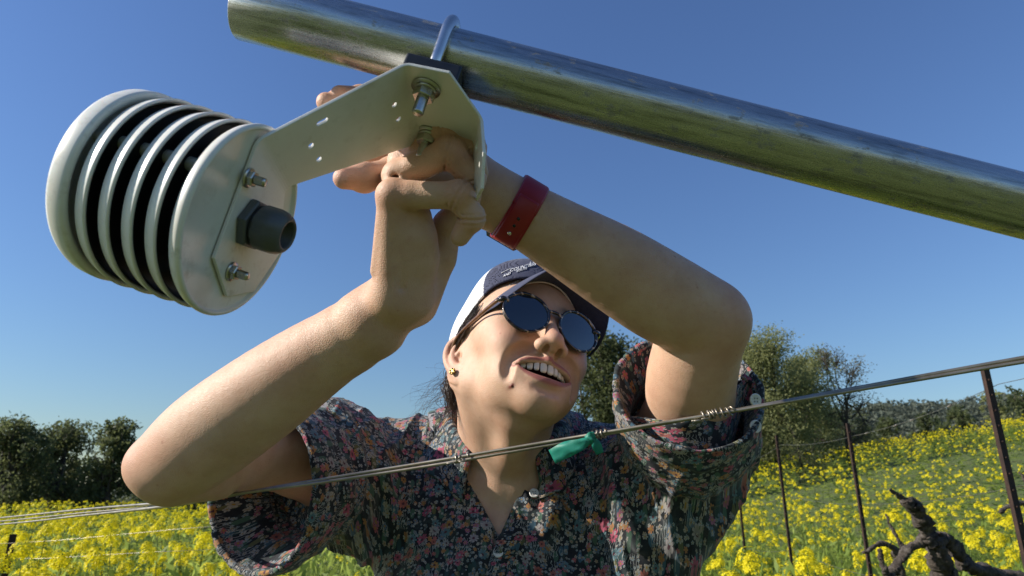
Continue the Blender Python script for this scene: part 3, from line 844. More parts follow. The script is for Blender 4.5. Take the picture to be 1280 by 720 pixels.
def head_sdf():
    s = SDF(HR, HT)
    s.ell((0, -.012, .028), (.072, .092, .082), .01)
    s.ell((0, .040, .026), (.058, .052, .05), .03)
    s.ell((0, .030, -.030), (.058, .056, .075), .03)
    for q in (-1, 1):
        s.ell((.045 * q, .052, -.016), (.020, .027, .018), .02)
        s.ell((.039 * q, .066, -.040), (.021, .021, .020), .016)
        s.cone((.0445 * q, .0, -.053), (.0135 * q, .066, -.0970), .0155, .0138, .024)
        s.cone((.050 * q, -.008, -.02), (.0455 * q, .0, -.053), .018, .015, .02)
    s.ell((0, .066, -.078), (.034, .0245, .030), .016)
    for q in (-1, 1): s.ell((.029 * q, .054, -.069), (.0245, .0255, .024), .018)
    s.ell((0, .074, -.1035), (.0180, .0158, .0138), .016)
    s.ell((0, .028, -.078), (.039, .048, .023), .022)
    for q in (-1, 1): s.ell((.033 * q, .101, .001), (.019, .013, .012), .012, 's')
    # nose
    s.cone((0, .084, .004), (0, .1005, -.0365), .0080, .0090, .012)
    s.ell((0, .1035, -.0425), (.0110, .0100, .0095), .007)
    for q in (-1, 1):
        s.ell((.0125 * q, .0955, -.047), (.0078, .0100, .0075), .006)
        s.cone((.0175 * q, .089, -.051), (.0135 * q, .0905, -.054), .0022, .0016, .004, 's')
    s.cone((0, .092, -.0535), (0, .0975, -.052), .006, .0045, .006)
    for q in (-1, 1): s.ell((.0080 * q, .0985, -.0520), (.0040, .0062, .0062), .0015, 's')
    # smile folds from the wings of the nose round the mouth corners, scratched into the surface
    def on_face(x, z):
        lo_, hi_ = .02, .14
        for _ in range(22):
            m = (lo_ + hi_) / 2
            if float(s((HT + HR @ np.array([x, m, z]))[None])[0]) < 0: lo_ = m
            else: hi_ = m
        return lo_
    for q in (-1, 1):
        pts = spline([(.0205 * q, 0, -.045), (.0300 * q, 0, -.052), (.0390 * q, 0, -.062), (.0430 * q, 0, -.074), (.0410 * q, 0, -.086)], 4)
        rr = spline([(.0012,), (.0022,), (.0030,), (.0026,), (.0010,)], 4)[:, 0]
        s.chain([(x, on_face(x, z) + r * .35, z) for (x, _, z), r in zip(pts, rr)], rr, .009, 's')
    # philtrum, chin crease
    s.cone((0, .0985, -.056), (0, .0975, -.061), .0022, .0022, .004, 's')
    s.chain([(x, on_face(x, -.0985) + .0035, -.0985) for x in (-.014, -.005, .005, .014)], [.003, .005, .005, .003], .008, 's')
    # open mouth
    def mouth(P):
        x, y, z = P[:, 0], P[:, 1], P[:, 2]
        d = np.maximum(z - mouth_hi(x), mouth_lo(x) - z)
        d = np.maximum(d, .056 - y)
        return np.maximum(d, np.abs(x) - .0350)
    xs = np.linspace(-.0338, .0338, 15)
    yu = [min(face_y(x) + .0005, on_face(x, mouth_hi(x) + .003) + .0004) for x in xs]
    yl = [min(face_y(x) - .0055, on_face(x, mouth_lo(x) - .003) - .0006) for x in xs]
    s.custom(mouth, (0, .085, -.076), .035, 's', .0025)
    up = [(x, y - .0012, mouth_hi(x) + .0013) for x, y in zip(xs, yu)]
    lo = [(x, y - .0006, mouth_lo(x) - .0030) for x, y in zip(xs, yl)]
    s.chain(up, [.0007 + .0013 * (1 - (x / .0345) ** 2) for x in xs], .005)
    s.chain(lo, [.0008 + .0030 * (1 - (x / .0345) ** 2) for x in xs], .005)
    # mole on the chin
    s.ball((-.034, on_face(-.034, -.0955), -.0955), .0016, .001)
    # ears
    for q in (-1, 1):
        base = np.array([.0640 * q, -.008, -.021])
        back = unit((.42 * q, -.90, .0)); upv = unit((.06 * q, -.12, 1)); out = unit((.90 * q, .42, 0))
        E = lambda a, b, o=0.0: base + back * a + upv * b + out * o
        er = np.stack([back, upv, np.cross(back, upv)], 1)
        s.ell(E(.005, .002, .001), (.0185, .029, .0045), .006, rot=er)
        hel = [E(-.003, .003, .003), E(-.009, .014, .004), E(-.005, .026, .005), (E(.007, .0315, .0055)), E(.018, .025, .006), E(.0225, .011, .006), E(.0195, -.005, .005), E(.011, -.018, .004), E(.003, -.026, .003)]
        hel = spline(hel, 4)
        s.ell(E(.003, -.004, .006), (.0085, .0105, .006), .003, 's', rot=er)
        s.ell(E(.008, .018, .006), (.008, .007, .0045), .003, 's', rot=er)
        s.chain(hel, np.linspace(.0034, .0040, len(hel)), .003)
        anti = spline([E(.006, .023, .004), E(.012, .012, .005), E(.0125, .0, .005), E(.006, -.013, .004), E(-.003, -.015, .0035)], 4)
        s.chain(anti, np.full(len(anti), .0030), .003)
        s.ball(E(-.0085, -.006, .0035), .0042, .004)
        s.ell(E(.001, -.0255, .002), (.0085, .0095, .0042), .004, rot=er)
    return s
HEAD = head_sdf()

def neck_sdf():
    s = SDF()
    b = V(634, 600, .868)
    s.cone(HL(0, -.022, -.045), b, .053, .058, .02)
    s.cone(HL(0, -.035, -.03), V(630, 585, .90), .045, .062, .03)
    notch = V(636, 604, .800)
    s.cone(HL(-.054, -.018, -.045), notch + TX * -.012, .0125, .0085, .016)
    s.cone(HL(.054, -.018, -.045), notch + TX * .014, .0125, .0085, .016)
    s.cone(HL(0, .022, -.098), notch + TF * -.008 + TU * .01, .020, .016, .02)
    s.cone(notch + TX * -.014 - TU * .006, T(-.12, .0, .03), .010, .010, .02)
    s.cone(notch + TX * .014 - TU * .006, T(.12, .0, .03), .010, .010, .02)
    return s
NECK = neck_sdf()

BODY = SDF()
BODY.sub(HEAD).sub(NECK, 'u', .018)
_tor = SDF().sub(TORSO); _tor.ops.append((lambda P: np.full(len(P), .0035), None, 0, 'a', 0))
BODY.sub(_tor, 'u', .02)

# ---- right arm (left in the picture) with the hand on the clamp nut
def finger(s, pts, rad, k=.004, crease=False, root=.0045):
    """pts: knuckle, middle joint, end joint, tip; kept apart from its neighbours"""
    f = SDF()
    f.chain(pts, rad, k)
    for p, r in zip(pts[1:-1], rad[1:-1]): f.ball(p, r * 1.09, .004)
    if crease:
        for i in (1, 2):
            ax = unit(unit(pts[i] - pts[i-1]) + unit(pts[i+1] - pts[i]))
            for o, w in ((-.0040, .0005), (-.0002, .0009), (.0036, .0005)): f.ring(pts[i] + ax * o, ax, rad[i] * 1.13, w, .0015)
    c = np.mean(pts, 0); s.custom(f, c, max(np.linalg.norm(q - c) for q in pts) + .014, 'u', .0022)
    s.cone(pts[0] * 1.05 - pts[1] * .05, pts[0] * .75 + pts[1] * .25, rad[0] * .93, rad[0] * .9, root)

def arm_right():
    s = SDF()
    sh = T(-.165, -.035, -.015)
    el = V(214, 580, .605)
    s.schain([sh, V(345, 568, .738), V(268, 578, .650), el], [.050, .038, .0350, .0325], .005)
    s.ball(V(186, 582, .602), .0195, .018)
    s.ball(V(210, 604, .608), .0170, .016)
    fa = [el, V(262, 543, .592), V(330, 494, .578), V(395, 448, .566), V(455, 411, .556)]
    s.schain(fa, [.0350, .0405, .0385, .0325, .0265], .005)
    s.cone(V(255, 560, .61), V(350, 502, .60), .030, .022, .015)
    # wrist and palm, seen from the little-finger side
    wr = V(466, 402, .553)
    s.cone(V(440, 421, .558), wr, .0262, .0255, .012)
    P1 = V(497, 378, .548)
    mc = [V(492, 244, .505), V(499, 220, .520), V(506, 200, .534), V(514, 184, .548)]   # little..index knuckles
    cr = [V(490, 372, .530), V(496, 366, .543), V(500, 360, .554), V(506, 356, .562)]
    for i in range(4):
        s.cone(wr, cr[i], .024, .0165, .012)
        s.cone(cr[i], mc[i], .0160, .0112, .010)
        s.ball(mc[i], .0118, .006)
    s.cone(V(512, 372, .540), V(522, 300, .520), .021, .013, .014)      # heel of the hand, little-finger side
    s.cone(V(522, 320, .53), V(520, 270, .52), .016, .012, .012)
    s.cone(V(520, 380, .562), V(548, 322, .562), .0185, .015, .012)      # thumb ball
    finger(s, [V(548, 322, .562), V(560, 282, .560), V(572, 262, .556), V(580, 250, .553)], [.0145, .0118, .0105, .009])
    finger(s, [mc[0], V(574, 244, .496), V(590, 272, .501), V(575, 296, .506)], [.0110, .0104, .0092, .0074], crease=True)
    finger(s, [mc[1], V(562, 190, .506), V(590, 222, .512), V(588, 252, .522)], [.0118, .0112, .0098, .0080], crease=True)
    finger(s, [mc[2], V(556, 162, .514), V(590, 184, .520), V(598, 216, .530)], [.0118, .0112, .0100, .0082], crease=True)
    finger(s, [mc[3], V(531, 154, .522), V(550, 146, .512), V(566, 156, .508)], [.0116, .0108, .0096, .0080], crease=True)
    for i in range(4): s.cone(cr[i] * .75 + mc[i] * .25 + unit(MCW @ np.array([-1, .1, -.3])) * .0145, mc[i] + unit(MCW @ np.array([-1, .1, -.3])) * .006, .0022, .0036, .006)   # tendons
    s.chain([V(496, 300, .498), V(500, 330, .503), V(502, 360, .512)], [.0010, .0016, .0010], .006, 's')
    s.chain([V(524, 238, .503), V(545, 222, .500), V(556, 214, .499)], [.0010, .0018, .0008], .004, 's')
    # creases
    s.chain([V(505, 262, .493), V(538, 259, .487), V(556, 266, .487)], [.0012, .0022, .0012], .004, 's')
    s.chain([V(518, 226, .507), V(548, 224, .500), V(570, 222, .498)], [.0012, .0020, .0010], .004, 's')
    for i in range(3):
        a = mc[i] * .45 + mc[i+1] * .55
        s.cone(a + (a - cr[i]) * .05, a * .75 + cr[i] * .25, .003, .001, .008, 's')
    return s
ARM_R = arm_right()

# ---- left arm (right in the picture) with the hand behind the bracket
def arm_left():
    s = SDF()
    sh = T(.165, -.035, -.015)
    el = V(880, 398, .632)
    s.schain([sh, V(852, 530, .735), V(864, 470, .672), el], [.050, .046, .0435, .0385], .005)
    s.ball(V(902, 402, .628), .0225, .022)
    fa = [el, V(830, 373, .622), V(770, 336, .614), V(705, 298, .606), V(640, 260, .600), V(612, 246, .598)]
    s.schain(fa, [.0385, .0410, .0385, .0325, .0275, .0270], .005)
    wr = V(606, 243, .597)
    mc = [V(552, 196, .625), V(548, 178, .612), V(540, 160, .600), V(532, 142, .590)]
    for i in range(4):
        s.cone(wr, mc[i], .0215, .0118, .012)
    # fingers run to the left behind the bracket, two fingertips show above its edge
    finger(s, [mc[3], V(485, 124, .560), V(452, 122, .536), V(425, 119, .516)], [.0112, .0098, .0088, .0076])
    finger(s, [mc[2], V(482, 138, .566), V(442, 134, .538), V(408, 128, .514)], [.0112, .0100, .0090, .0078])
    finger(s, [mc[1], V(495, 160, .585), V(462, 165, .572), V(440, 172, .560)], [.0110, .0098, .0088, .0076])
    finger(s, [mc[0], V(505, 190, .600), V(478, 196, .592), V(462, 200, .585)], [.0105, .0092, .0082, .0072])
    # thumb along the lower edge of the bracket
    s.cone(wr, V(545, 222, .575), .020, .0165, .012)
    finger(s, [V(545, 222, .575), V(492, 216, .548), V(455, 222, .527), V(430, 223, .512)], [.0160, .0125, .0108, .0085])
    s.cone(V(650, 300, .575), V(665, 280, .572), .001, .001, .004, 's')
    return s
ARM_L = arm_left()

def crop(fn, p, n):
    s = SDF().sub(fn); s.plane(p, n); return s

parts_vf = []
lo = np.minimum(V(540, 300, .85), T(-.2, -.22, .12)) - .03
def bounds(pts, m=.05):
    a = np.array(pts); return a.min(0) - m, a.max(0) + m
b0, b1 = bounds([HL(-.09, -.12, .12), HL(.09, .13, .12), HL(0, .05, -.135), HL(-.09,.09,-.12), HL(.07,.12,-.12), T(-.11, -.17, .1), T(.11, -.17, .1), T(-.11, .05, -.07), T(.11, .05, -.07)], .015)
HV, HF = sdf_mesh(BODY, b0, b1, .0016 * HQ)
b0, b1 = bounds([V(160, 585, .61), V(205, 635, .61), V(590, 250, .5), V(530, 150, .56), V(350, 600, .78), V(470, 400, .55), V(420, 590, .82)], .045)
RV, RF = sdf_mesh(ARM_R, b0, b1, .0017 * HQ)
b0, b1 = bounds([V(930, 400, .63), V(860, 530, .77), V(600, 250, .6), V(530, 140, .62), V(415, 115, .51), V(430, 223, .51)], .045)
LV, LF = sdf_mesh(ARM_L, b0, b1, .0021 * HQ)
print('person verts', len(HV), len(RV), len(LV))

def skin_masks(P):
    L = to_head(P); x, y, z = L[:, 0], L[:, 1], L[:, 2]
    hz = mouth_hi(x); lz = mouth_lo(x)
    near = (np.abs(x) < .037) & (y > .068) & (np.abs(z + .076) < .026)
    w = np.clip(1 - (x / .036) ** 2, 0, 1)
    up = np.clip(1 - np.abs(z - (hz + .0016)) / (.0010 + .0026 * w), 0, 1) * (z > hz - .0012)
    dn = np.clip(1 - np.abs(z - (lz - .0028)) / (.0014 + .0044 * w), 0, 1) * (z < lz + .0012)
    lip = np.where(near, np.clip(np.maximum(up, dn) * 2.2, 0, 1), 0)
    inner = np.where((np.abs(x) < .0340) & (z < hz + .001) & (z > lz - .001) & (y < face_y(x) - .006) & (y > .045), 1.0, 0)
    bl = 0
    for q in (-1, 1): bl = np.maximum(bl, np.exp(-(((x - q * .041) / .02) ** 2 + ((y - .07) / .02) ** 2 + ((z + .035) / .017) ** 2)))
    bl = np.maximum(bl, .9 * np.exp(-((x / .014) ** 2 + ((y - .11) / .014) ** 2 + ((z + .036) / .012) ** 2)))
    ear = np.exp(-(((np.abs(x) - .078) / .012) ** 2 + ((y + .02) / .03) ** 2 + ((z + .015) / .035) ** 2))
    red = np.clip(bl + .8 * ear, 0, 1)
    mole = np.exp(-((x + .034) ** 2 + (z + .0955) ** 2 + np.where(y < .05, 1, 0)) / .0021 ** 2)
    brow = np.zeros(len(P))
    for q in (-1, 1): brow = np.maximum(brow, np.exp(-(((x - q * .032) / .019) ** 4 + ((z - .0185 + 6 * (x - q * .030) ** 2) / .0042) ** 2)) * (y > .06))
    return lip, inner, red, np.clip(mole * 1.6, 0, 1), brow

t = NT('skin')
oc = t.obj()
n1 = t.noise(oc, 28, 5, 0.6); n2 = t.noise(oc, 170, 3, 0.6)
base = t.ramp(n1, [(0.30, (0.50, 0.300, 0.195)), (0.55, (0.58, 0.370, 0.250)), (0.75, (0.63, 0.425, 0.30))])
base = t.mix(t.math('MULTIPLY', t.ramp(n2, [(0.56, (0, 0, 0)), (0.72, (1, 1, 1))]), 0.22), base, (0.42, 0.20, 0.13))
fr = t.n('ShaderNodeTexVoronoi'); t.set(fr, 'Vector', oc); fr.inputs['Scale'].default_value = 95
fs_ = t.n('ShaderNodeSeparateColor'); t.set(fs_, 0, fr.outputs['Color'])
fm = t.math('MULTIPLY', t.math('LESS_THAN', fr.outputs['Distance'], t.math('MULTIPLY', fs_.outputs[0], 0.16)), t.math('LESS_THAN', fs_.outputs[1], 0.22))
base = t.mix(t.math('MULTIPLY', fm, 0.42), base, (0.30, 0.13, 0.075))
base = t.mix(t.math('MULTIPLY', t.ramp(t.noise(oc, 9, 3, 0.6), [(0.45, (0, 0, 0)), (0.7, (1, 1, 1))]), 0.22), base, (0.60, 0.27, 0.19))
base = t.mix(t.math('MULTIPLY', t.attr('red'), 0.36), base, (0.60, 0.24, 0.18))
base = t.mix(t.math('MULTIPLY', t.attr('lip'), 0.9), base, (0.34, 0.115, 0.10))
base = t.mix(t.attr('inner'), base, (0.10, 0.018, 0.018))
base = t.mix(t.attr('mole'), base, (0.16, 0.035, 0.02))
base = t.mix(t.math('MULTIPLY', t.attr('brow'), 0.85), base, (0.055, 0.03, 0.02))
vor = t.n('ShaderNodeTexVoronoi', feature='DISTANCE_TO_EDGE'); t.set(vor, 'Vector', oc); vor.inputs['Scale'].default_value = 620
b1_ = t.bump(t.ramp(vor.outputs['Distance'], [(0.0, (0, 0, 0)), (0.25, (1, 1, 1))]), 0.00030, 0.45)
b2_ = t.bump(t.noise(oc, 240, 4, 0.65), 0.0005, 0.5, b1_)
t.p(color=base, rough=t.math('MULTIPLY_ADD', n2, 0.2, 0.42), normal=b2_, sss=0.18, spec=0.38)
t.bsdf.inputs['Subsurface Radius'].default_value = (1.0, 0.35, 0.18)
t.bsdf.inputs['Subsurface Scale'].default_value = 0.0035

BV, BF = join_vf([(HV, HF), (RV, RF), (LV, LF)])
person = mesh_obj('person', BV, BF, MATS['skin'])
tag(person, 'woman in a floral shirt and cap reaching up to the sensor bracket, smiling', 'person')
for nm, a in zip(('lip', 'inner', 'red', 'mole', 'brow'), skin_masks(HV)): 
    ex = np.zeros(len(RV) + len(LV))
    if nm == 'red':
        AV = np.concatenate([RV, LV])
        for c_, r_, g_ in [(V(180, 585, .60), .03, .9), (V(905, 405, .63), .035, .8), (V(492, 244, .500), .013, 1), (V(574, 244, .49), .011, 1), (V(562, 190, .50), .012, 1), (V(556, 162, .51), .012, .9), (V(585, 285, .50), .013, .9), (V(430, 223, .51), .02, 1), (V(424, 114, .512), .02, 1), (V(515, 390, .53), .03, .5)]:
            ex = np.maximum(ex, g_ * np.exp(-((AV - c_) ** 2).sum(1) / r_ ** 2))
    set_attr(person, nm, np.concatenate([a, ex]))

# ---- teeth
tm = NT('enamel'); tm.p(color=(0.80, 0.74, 0.64), rough=0.22, sss=0.1)
tm.bsdf.inputs['Subsurface Scale'].default_value = 0.001
def tooth(mb, x0, w, z1, hgt, y, yaw, thick=.0042):
    nu, nv = 10, 8
    vs = []; fs = []
    for i in range(nv + 1):
        ph = -math.pi / 2 + math.pi * i / nv
        for j in range(nu):
            th = 2 * math.pi * j / nu
            sg = lambda c, e: math.copysign(abs(c) ** e, c)
            a = sg(math.cos(th), .55) * sg(math.cos(ph), .45) * w / 2 * .93
            b = sg(math.sin(th), .7) * sg(math.cos(ph), .45) * thick / 2
            c = sg(math.sin(ph), .55) * hgt / 2
            X = x0 + a * math.cos(yaw) + b * math.sin(yaw); Y = y - a * math.sin(yaw) + b * math.cos(yaw)
            vs.append(HL(X, Y, z1 + c))
    for i in range(nv):
        for j in range(nu):
            k = (j + 1) % nu; fs.append((i*nu+j, i*nu+k, (i+1)*nu+k, (i+1)*nu+j))
    mb.add(vs, fs)
mb = MB()
for q in (-1, 1):
    x = 0.0
    for i, w in enumerate((.0084, .0066, .0075, .0068, .0064, .006)):
        xc = x + w / 2
        ya = face_y(0) - .0065 - 22 * xc * xc * .80
        yaw = math.atan(44 * .80 * xc) * q
        hgt = (.0125, .0112, .012, .0108, .010, .009)[i]
        bot = -.0762 + .0052 * (xc / .026) ** 2 + (.0008 if i == 1 else 0)
        ww = w / 1.0
        tooth(mb, xc * q, ww, bot + hgt / 2, hgt, ya, yaw)
        x += w * math.cos(yaw)
mb.build('upper_teeth', MATS['enamel'], person)
mb = MB()
for q in (-1, 1):
    x = 0.0
    for i, w in enumerate((.0054, .0058, .0066, .0066, .006)):
        xc = x + w / 2; ya = face_y(0) - .0105 - 18 * xc * xc; yaw = math.atan(36 * xc) * q
        tooth(mb, xc * q, w, -.0868 + .004 * (xc / .024) ** 2, .010, ya, yaw); x += w * math.cos(yaw)
mb.build('lower_teeth', MATS['enamel'], person)
# ================================================================== shirt
def hit(fn, px, py, d0=.35, off=0.0):
    """first point of an implicit surface seen through a pixel"""
    d = d0
    for _ in range(160):
        P = V(px, py, d); v = float(fn(P[None])[0])
        if v < off + .0004: break
        d += min(max((v - off) * .7, .0004), .02)
    return V(px, py, d)

RING_R = V(325, 612, .708); RING_RN = unit(V(203, 588, .605) - T(-.165, -.035, -.015) + np.array([0, 0, -.03]))
RING_L = V(859, 488, .688); RING_LN = unit(V(868, 440, .65) - V(850, 540, .74))

def sleeve_r(extra=0.0):
    s = SDF(); s.MARGIN = .05
    a = T(-.15, -.045, -.015)
    s.chain([a, V(420, 568, .815), V(345, 594, .725), RING_R + RING_RN * .06 + np.array([0, 0, .015])], [.062, .058 + extra, .055 + extra, .055 + extra], .03)
    s.chain([a - TU * .02, V(410, 610, .79), V(340, 634, .715), RING_R + RING_RN * .06 - np.array([0, 0, .022])], [.055, .052 + extra, .050 + extra, .054 + extra], .035)
    return s
def sleeve_l(extra=0.0):
    s = SDF(); s.MARGIN = .05
    a = T(.15, -.045, -.015)
    s.chain([a, V(830, 590, .79), V(856, 540, .733), RING_L, RING_L + RING_LN * .06], [.062, .064 + extra, .063 + extra, .061 + extra, .061 + extra], .03)
    s.chain([V(868, 560, .745), V(842, 620, .785), V(790, 730, .80)], [.045, .052, .06], .05)
    return s
SL_R, SL_L = sleeve_r(), sleeve_l()

def sleeve_coords(P, centre, nrm):
    x, y, a = frame_of(nrm, (0, 0, 1)); q = P - centre
    return q @ a, np.arctan2(q @ y, q @ x)

def wrinkle(P):
    q = P - TM; X, U, Fz = q @ TX, q @ TU, q @ TF
    d = np.zeros(len(P))
    # torso: folds hanging from the shoulders and running to the front
    A = np.stack([X * 1.0 + U * .25 * np.sign(X), U * .22, Fz * .5], 1)
    r1 = 1 - np.abs(vnoise(A, 26, 3)); r2 = 1 - np.abs(vnoise(A, 55, 5)); r3 = 1 - np.abs(vnoise(A, 105, 9))
    d += .0085 * (r1 ** 3 - .35) + .0038 * (r2 ** 3 - .3) + .0008 * (r3 ** 3 - .3)
    # sleeves: folds across the arm
    for c, n, sd in ((RING_R, RING_RN, 11), (RING_L, RING_LN, 21)):
        al, an = sleeve_coords(P, c, n)
        w = np.clip(1 - np.linalg.norm(P - (c - n * .05), axis=1) / .15, 0, 1)
        if not w.any(): continue
        S = np.stack([al * 1.0 + .012 * np.sin(an * 2 + sd), np.cos(an) * .022, np.sin(an) * .022], 1)
        r = 1 - np.abs(vnoise(S, 48, sd))
        d += w * .0095 * (r ** 3 - .35)
    return -d

SHIRT = SDF()
SHIRT.sub(TORSO)
SHIRT.ops.append((lambda P: np.full(len(P), -.0045), None, 0, 'a', 0))
SHIRT.sub(SL_R, 'u', .035).sub(SL_L, 'u', .035)
SHIRT.custom(wrinkle, op='a')
SHIRT.cone(T(-.085, .022, -.03), T(-.19, .012, -.02), .038, .050, .03)
SHIRT.cone(T(.085, .018, -.03), T(.15, .010, -.02), .036, .045, .03)
# explicit folds on the front
for pts, r in (([(704, 582), (688, 606), (690, 640), (672, 690)], [.007, .010, .009, .004]),
               ([(728, 590), (742, 640), (735, 700)], [.003, .007, .005]),
               ([(520, 560), (512, 620), (520, 690)], [.003, .006, .006]),
               ([(470, 530), (478, 590), (500, 660)], [.004, .007, .005]),
               ([(556, 610), (575, 660), (600, 710)], [.003, .005, .004]),
               ([(770, 560), (775, 620), (800, 680)], [.006, .009, .006]),
               ([(430, 545), (425, 610), (450, 690)], [.004, .008, .006])):
    P3 = [hit(SHIRT, a, b) for a, b in pts]
    cam_dir = [unit(p - CAM) for p in P3]
    SHIRT.chain([p + c * .003 for p, c in zip(P3, cam_dir)], r, .014)
SHIRT_SOLID = SDF(); SHIRT_SOLID.ops = list(SHIRT.ops)
# rolled cuffs
def band(fn, c, n, h0, h1, off):
    def f(P):
        al = (P - c) @ n
        return np.maximum(np.maximum(fn(P) - off, h0 - al), al - h1)
    return f
SLR5, SLL5 = sleeve_r(.005), sleeve_l(.004)
rip = lambda c, n: (lambda P: .0022 * vnoise(np.stack([((P - c) @ n) * 1.6, (P @ TX) * .5, (P @ TU) * .5], 1), 60, 4))
def cuff_fn(sl, c, n, h0, h1, off, sd):
    f0 = band(sl, c, n, h0, h1, off)
    def f(P): return f0(P) + .0028 * vnoise(P, 42, sd) + .0015 * vnoise(P, 100, sd)
    return f
SHIRT.custom(cuff_fn(SLR5, RING_R, RING_RN, -.062, .0, .001, 31), RING_R - RING_RN * .02, .15, 'u', .004)
SHIRT.custom(cuff_fn(SLR5, RING_R, RING_RN, -.030, .004, .0045, 35), RING_R - RING_RN * .02, .15, 'u', .004)
SHIRT.custom(cuff_fn(SLL5, RING_L, RING_LN, -.062, .0, .001, 33), RING_L - RING_LN * .02, .15, 'u', .004)
SHIRT.custom(cuff_fn(SLL5, RING_L, RING_LN, -.026, .004, .0045, 37), RING_L - RING_LN * .02, .15, 'u', .004)
# hollow sleeve ends
def hollow(sl, c, n, depth, wall):
    def f(P):
        al = (P - c) @ n
        w_ = -.0035 + (wall + .0035) * np.clip(-(al + .004) / .035, 0, 1)
        return np.maximum(sl(P) + w_ + .0018 * vnoise(P, 45, 6), -depth - al)
    return f
SHIRT.plane(RING_R + RING_RN * .0045, RING_RN)
_cl = SDF().sub(SL_R)
_pl, _nl = RING_L + RING_LN * .0045, RING_LN
SHIRT.custom(lambda P: np.where(np.linalg.norm(P - RING_L, axis=1) < .16, -((P - _pl) @ _nl), 1.0), op='s', k=.002)
SHIRT.custom(hollow(SL_R, RING_R, RING_RN, .085, .0085), RING_R, .20, 's', .003)
SHIRT.custom(hollow(SL_L, RING_L, RING_LN, .085, .0085), RING_L, .20, 's', .003)
# neck opening and the open front
_nb = V(634, 600, .868); _nt = HL(0, -.022, -.045); _na = unit(_nt - _nb)
SHIRT.cone(_nb - _na * .02, _nt + _na * .05, .066, .070, .004, 's')
def vee(P):
    c = (P - CAM) @ MCW; px = 640 + FPX * c[:, 0] / c[:, 2]; py = 360 - FPX * c[:, 1] / c[:, 2]
    q = P - TM; X = q @ TX; U = q @ TU; Fz = q @ TF
    l = np.array([-.045, -.005]); ap = np.array([.006, -.086]); r = np.array([.044, .0])
    def side(a, b, s):
        e = b - a; nn = np.array([-e[1], e[0]]) / np.linalg.norm(e) * s
        return (X - a[0]) * nn[0] + (U - a[1]) * nn[1]
    d = np.maximum(side(l, ap, -1), side(r, ap, 1))
    return np.maximum(np.maximum(d, U - .03), .02 - Fz)
SHIRT.custom(vee, T(0, -.04, .08), .12, 's', .003)

b0, b1 = bounds([T(-.2, .08, -.13), T(.2, .08, -.13), T(-.2, -.34, .15), T(.2, -.34, .15), T(-.2, -.34, -.13), V(248, 640, .66), V(300, 690, .72), V(945, 470, .62), V(905, 575, .70), V(780, 460, .75)], .03)
b0[2] = max(b0[2], T(0, -.36, 0)[2])
SV, SF = sdf_mesh(SHIRT, b0, b1, .0026 * HQ)
print('shirt', len(SV))

# print coordinates: torso, then the two sleeves, each with its own piece of cloth
q = SV - TM; X, U, Fz = q @ TX, q @ TU, q @ TF
uv = np.stack([np.sign(X) * (np.abs(X) + .12 * Fz), U - .5 * Fz, np.zeros(len(SV))], 1)
for sl, c, n, k in ((SL_R, RING_R, RING_RN, 3.1), (SL_L, RING_L, RING_LN, 7.7)):
    al, an = sleeve_coords(SV, c, n)
    m = (np.linalg.norm(SV - (c - n * .04), axis=1) < .125) & (al > -.082) & (ev(sl, SV) < .02) & (ev(TORSO, SV) > .012)
    uv[m] = np.stack([an * .068 + k, al - np.linalg.norm((SV - c) - al[:, None] * n, axis=1) + k + np.where(al > -.063, .37, 0), np.zeros(len(al))], 1)[m]

t = NT('floral_cotton')
uvn = t.attr('print_uv', 'Vector')
wob = t.vmath('ADD', uvn, t.vmath('SCALE', t.vmath('SUBTRACT', t.noise(uvn, 90, 2, 0.5, out='Color'), (0.5, 0.5, 0.5))))
wob.node.inputs[1].links[0].from_node.inputs['Scale'].default_value = 0.004
def flowers(scale, seed, petals, rad, cols, centre, thresh, soft=0.06):
    """one layer of printed blossoms: returns mask and colour"""
    uvs = t.vmath('ADD', wob, (seed * 1.37, seed * 2.11, 0))
    vo = t.n('ShaderNodeTexVoronoi', voronoi_dimensions='2D', feature='F1'); t.set(vo, 'Vector', uvs); vo.inputs['Scale'].default_value = scale; vo.inputs['Randomness'].default_value = 0.85
    sc = t.vmath('SUBTRACT', t.vmath('MULTIPLY', uvs, (scale, scale, 0)), t.vmath('MULTIPLY', vo.outputs['Position'], (scale, scale, 0)))
    sep = t.n('ShaderNodeSeparateXYZ'); t.set(sep, 0, sc)
    ang = t.math('ARCTAN2', sep.outputs[1], sep.outputs[0]); r = t.vmath('LENGTH', sc)
    rnd = t.n('ShaderNodeSeparateColor'); t.set(rnd, 0, vo.outputs['Color'])
    a2 = t.math('ABSOLUTE', t.math('COSINE', t.math('ADD', t.math('MULTIPLY', ang, petals / 2.0), t.math('MULTIPLY', rnd.outputs[1], 6.3))))
    sz = t.math('MULTIPLY_ADD', rnd.outputs[2], rad * 0.5, rad * 0.6)
    pr = t.math('MULTIPLY', sz, t.math('MULTIPLY_ADD', t.math('POWER', a2, 0.6), 0.55, 0.45))
    mask = t.math('MULTIPLY', t.math('SMOOTHSTEP', t.math('SUBTRACT', pr, r), 0.0, soft) if False else t.math('MULTIPLY', t.math('SUBTRACT', pr, r), 1.0 / soft, clamp=True), t.math('LESS_THAN', rnd.outputs[0], thresh))
    hue = t.math('FRACT', t.math('MULTIPLY', rnd.outputs[0], 7.31))
    col = t.ramp(hue, [(i / len(cols), c) for i, c in enumerate(cols)], 'CONSTANT')
    shade = t.math('MULTIPLY_ADD', t.math('DIVIDE', r, sz), 0.55, 0.55)
    col = t.mix(1.0, col, t.n('ShaderNodeCombineColor').outputs[0], 'MULTIPLY') if False else t.vmath('SCALE', col)
    col.node.inputs['Scale'].default_value = 1.0; t.set(col.node, 'Scale', shade)
    cm = t.math('LESS_THAN', r, t.math('MULTIPLY', sz, 0.24))
    col = t.mix(cm, col, centre)
    return mask, col
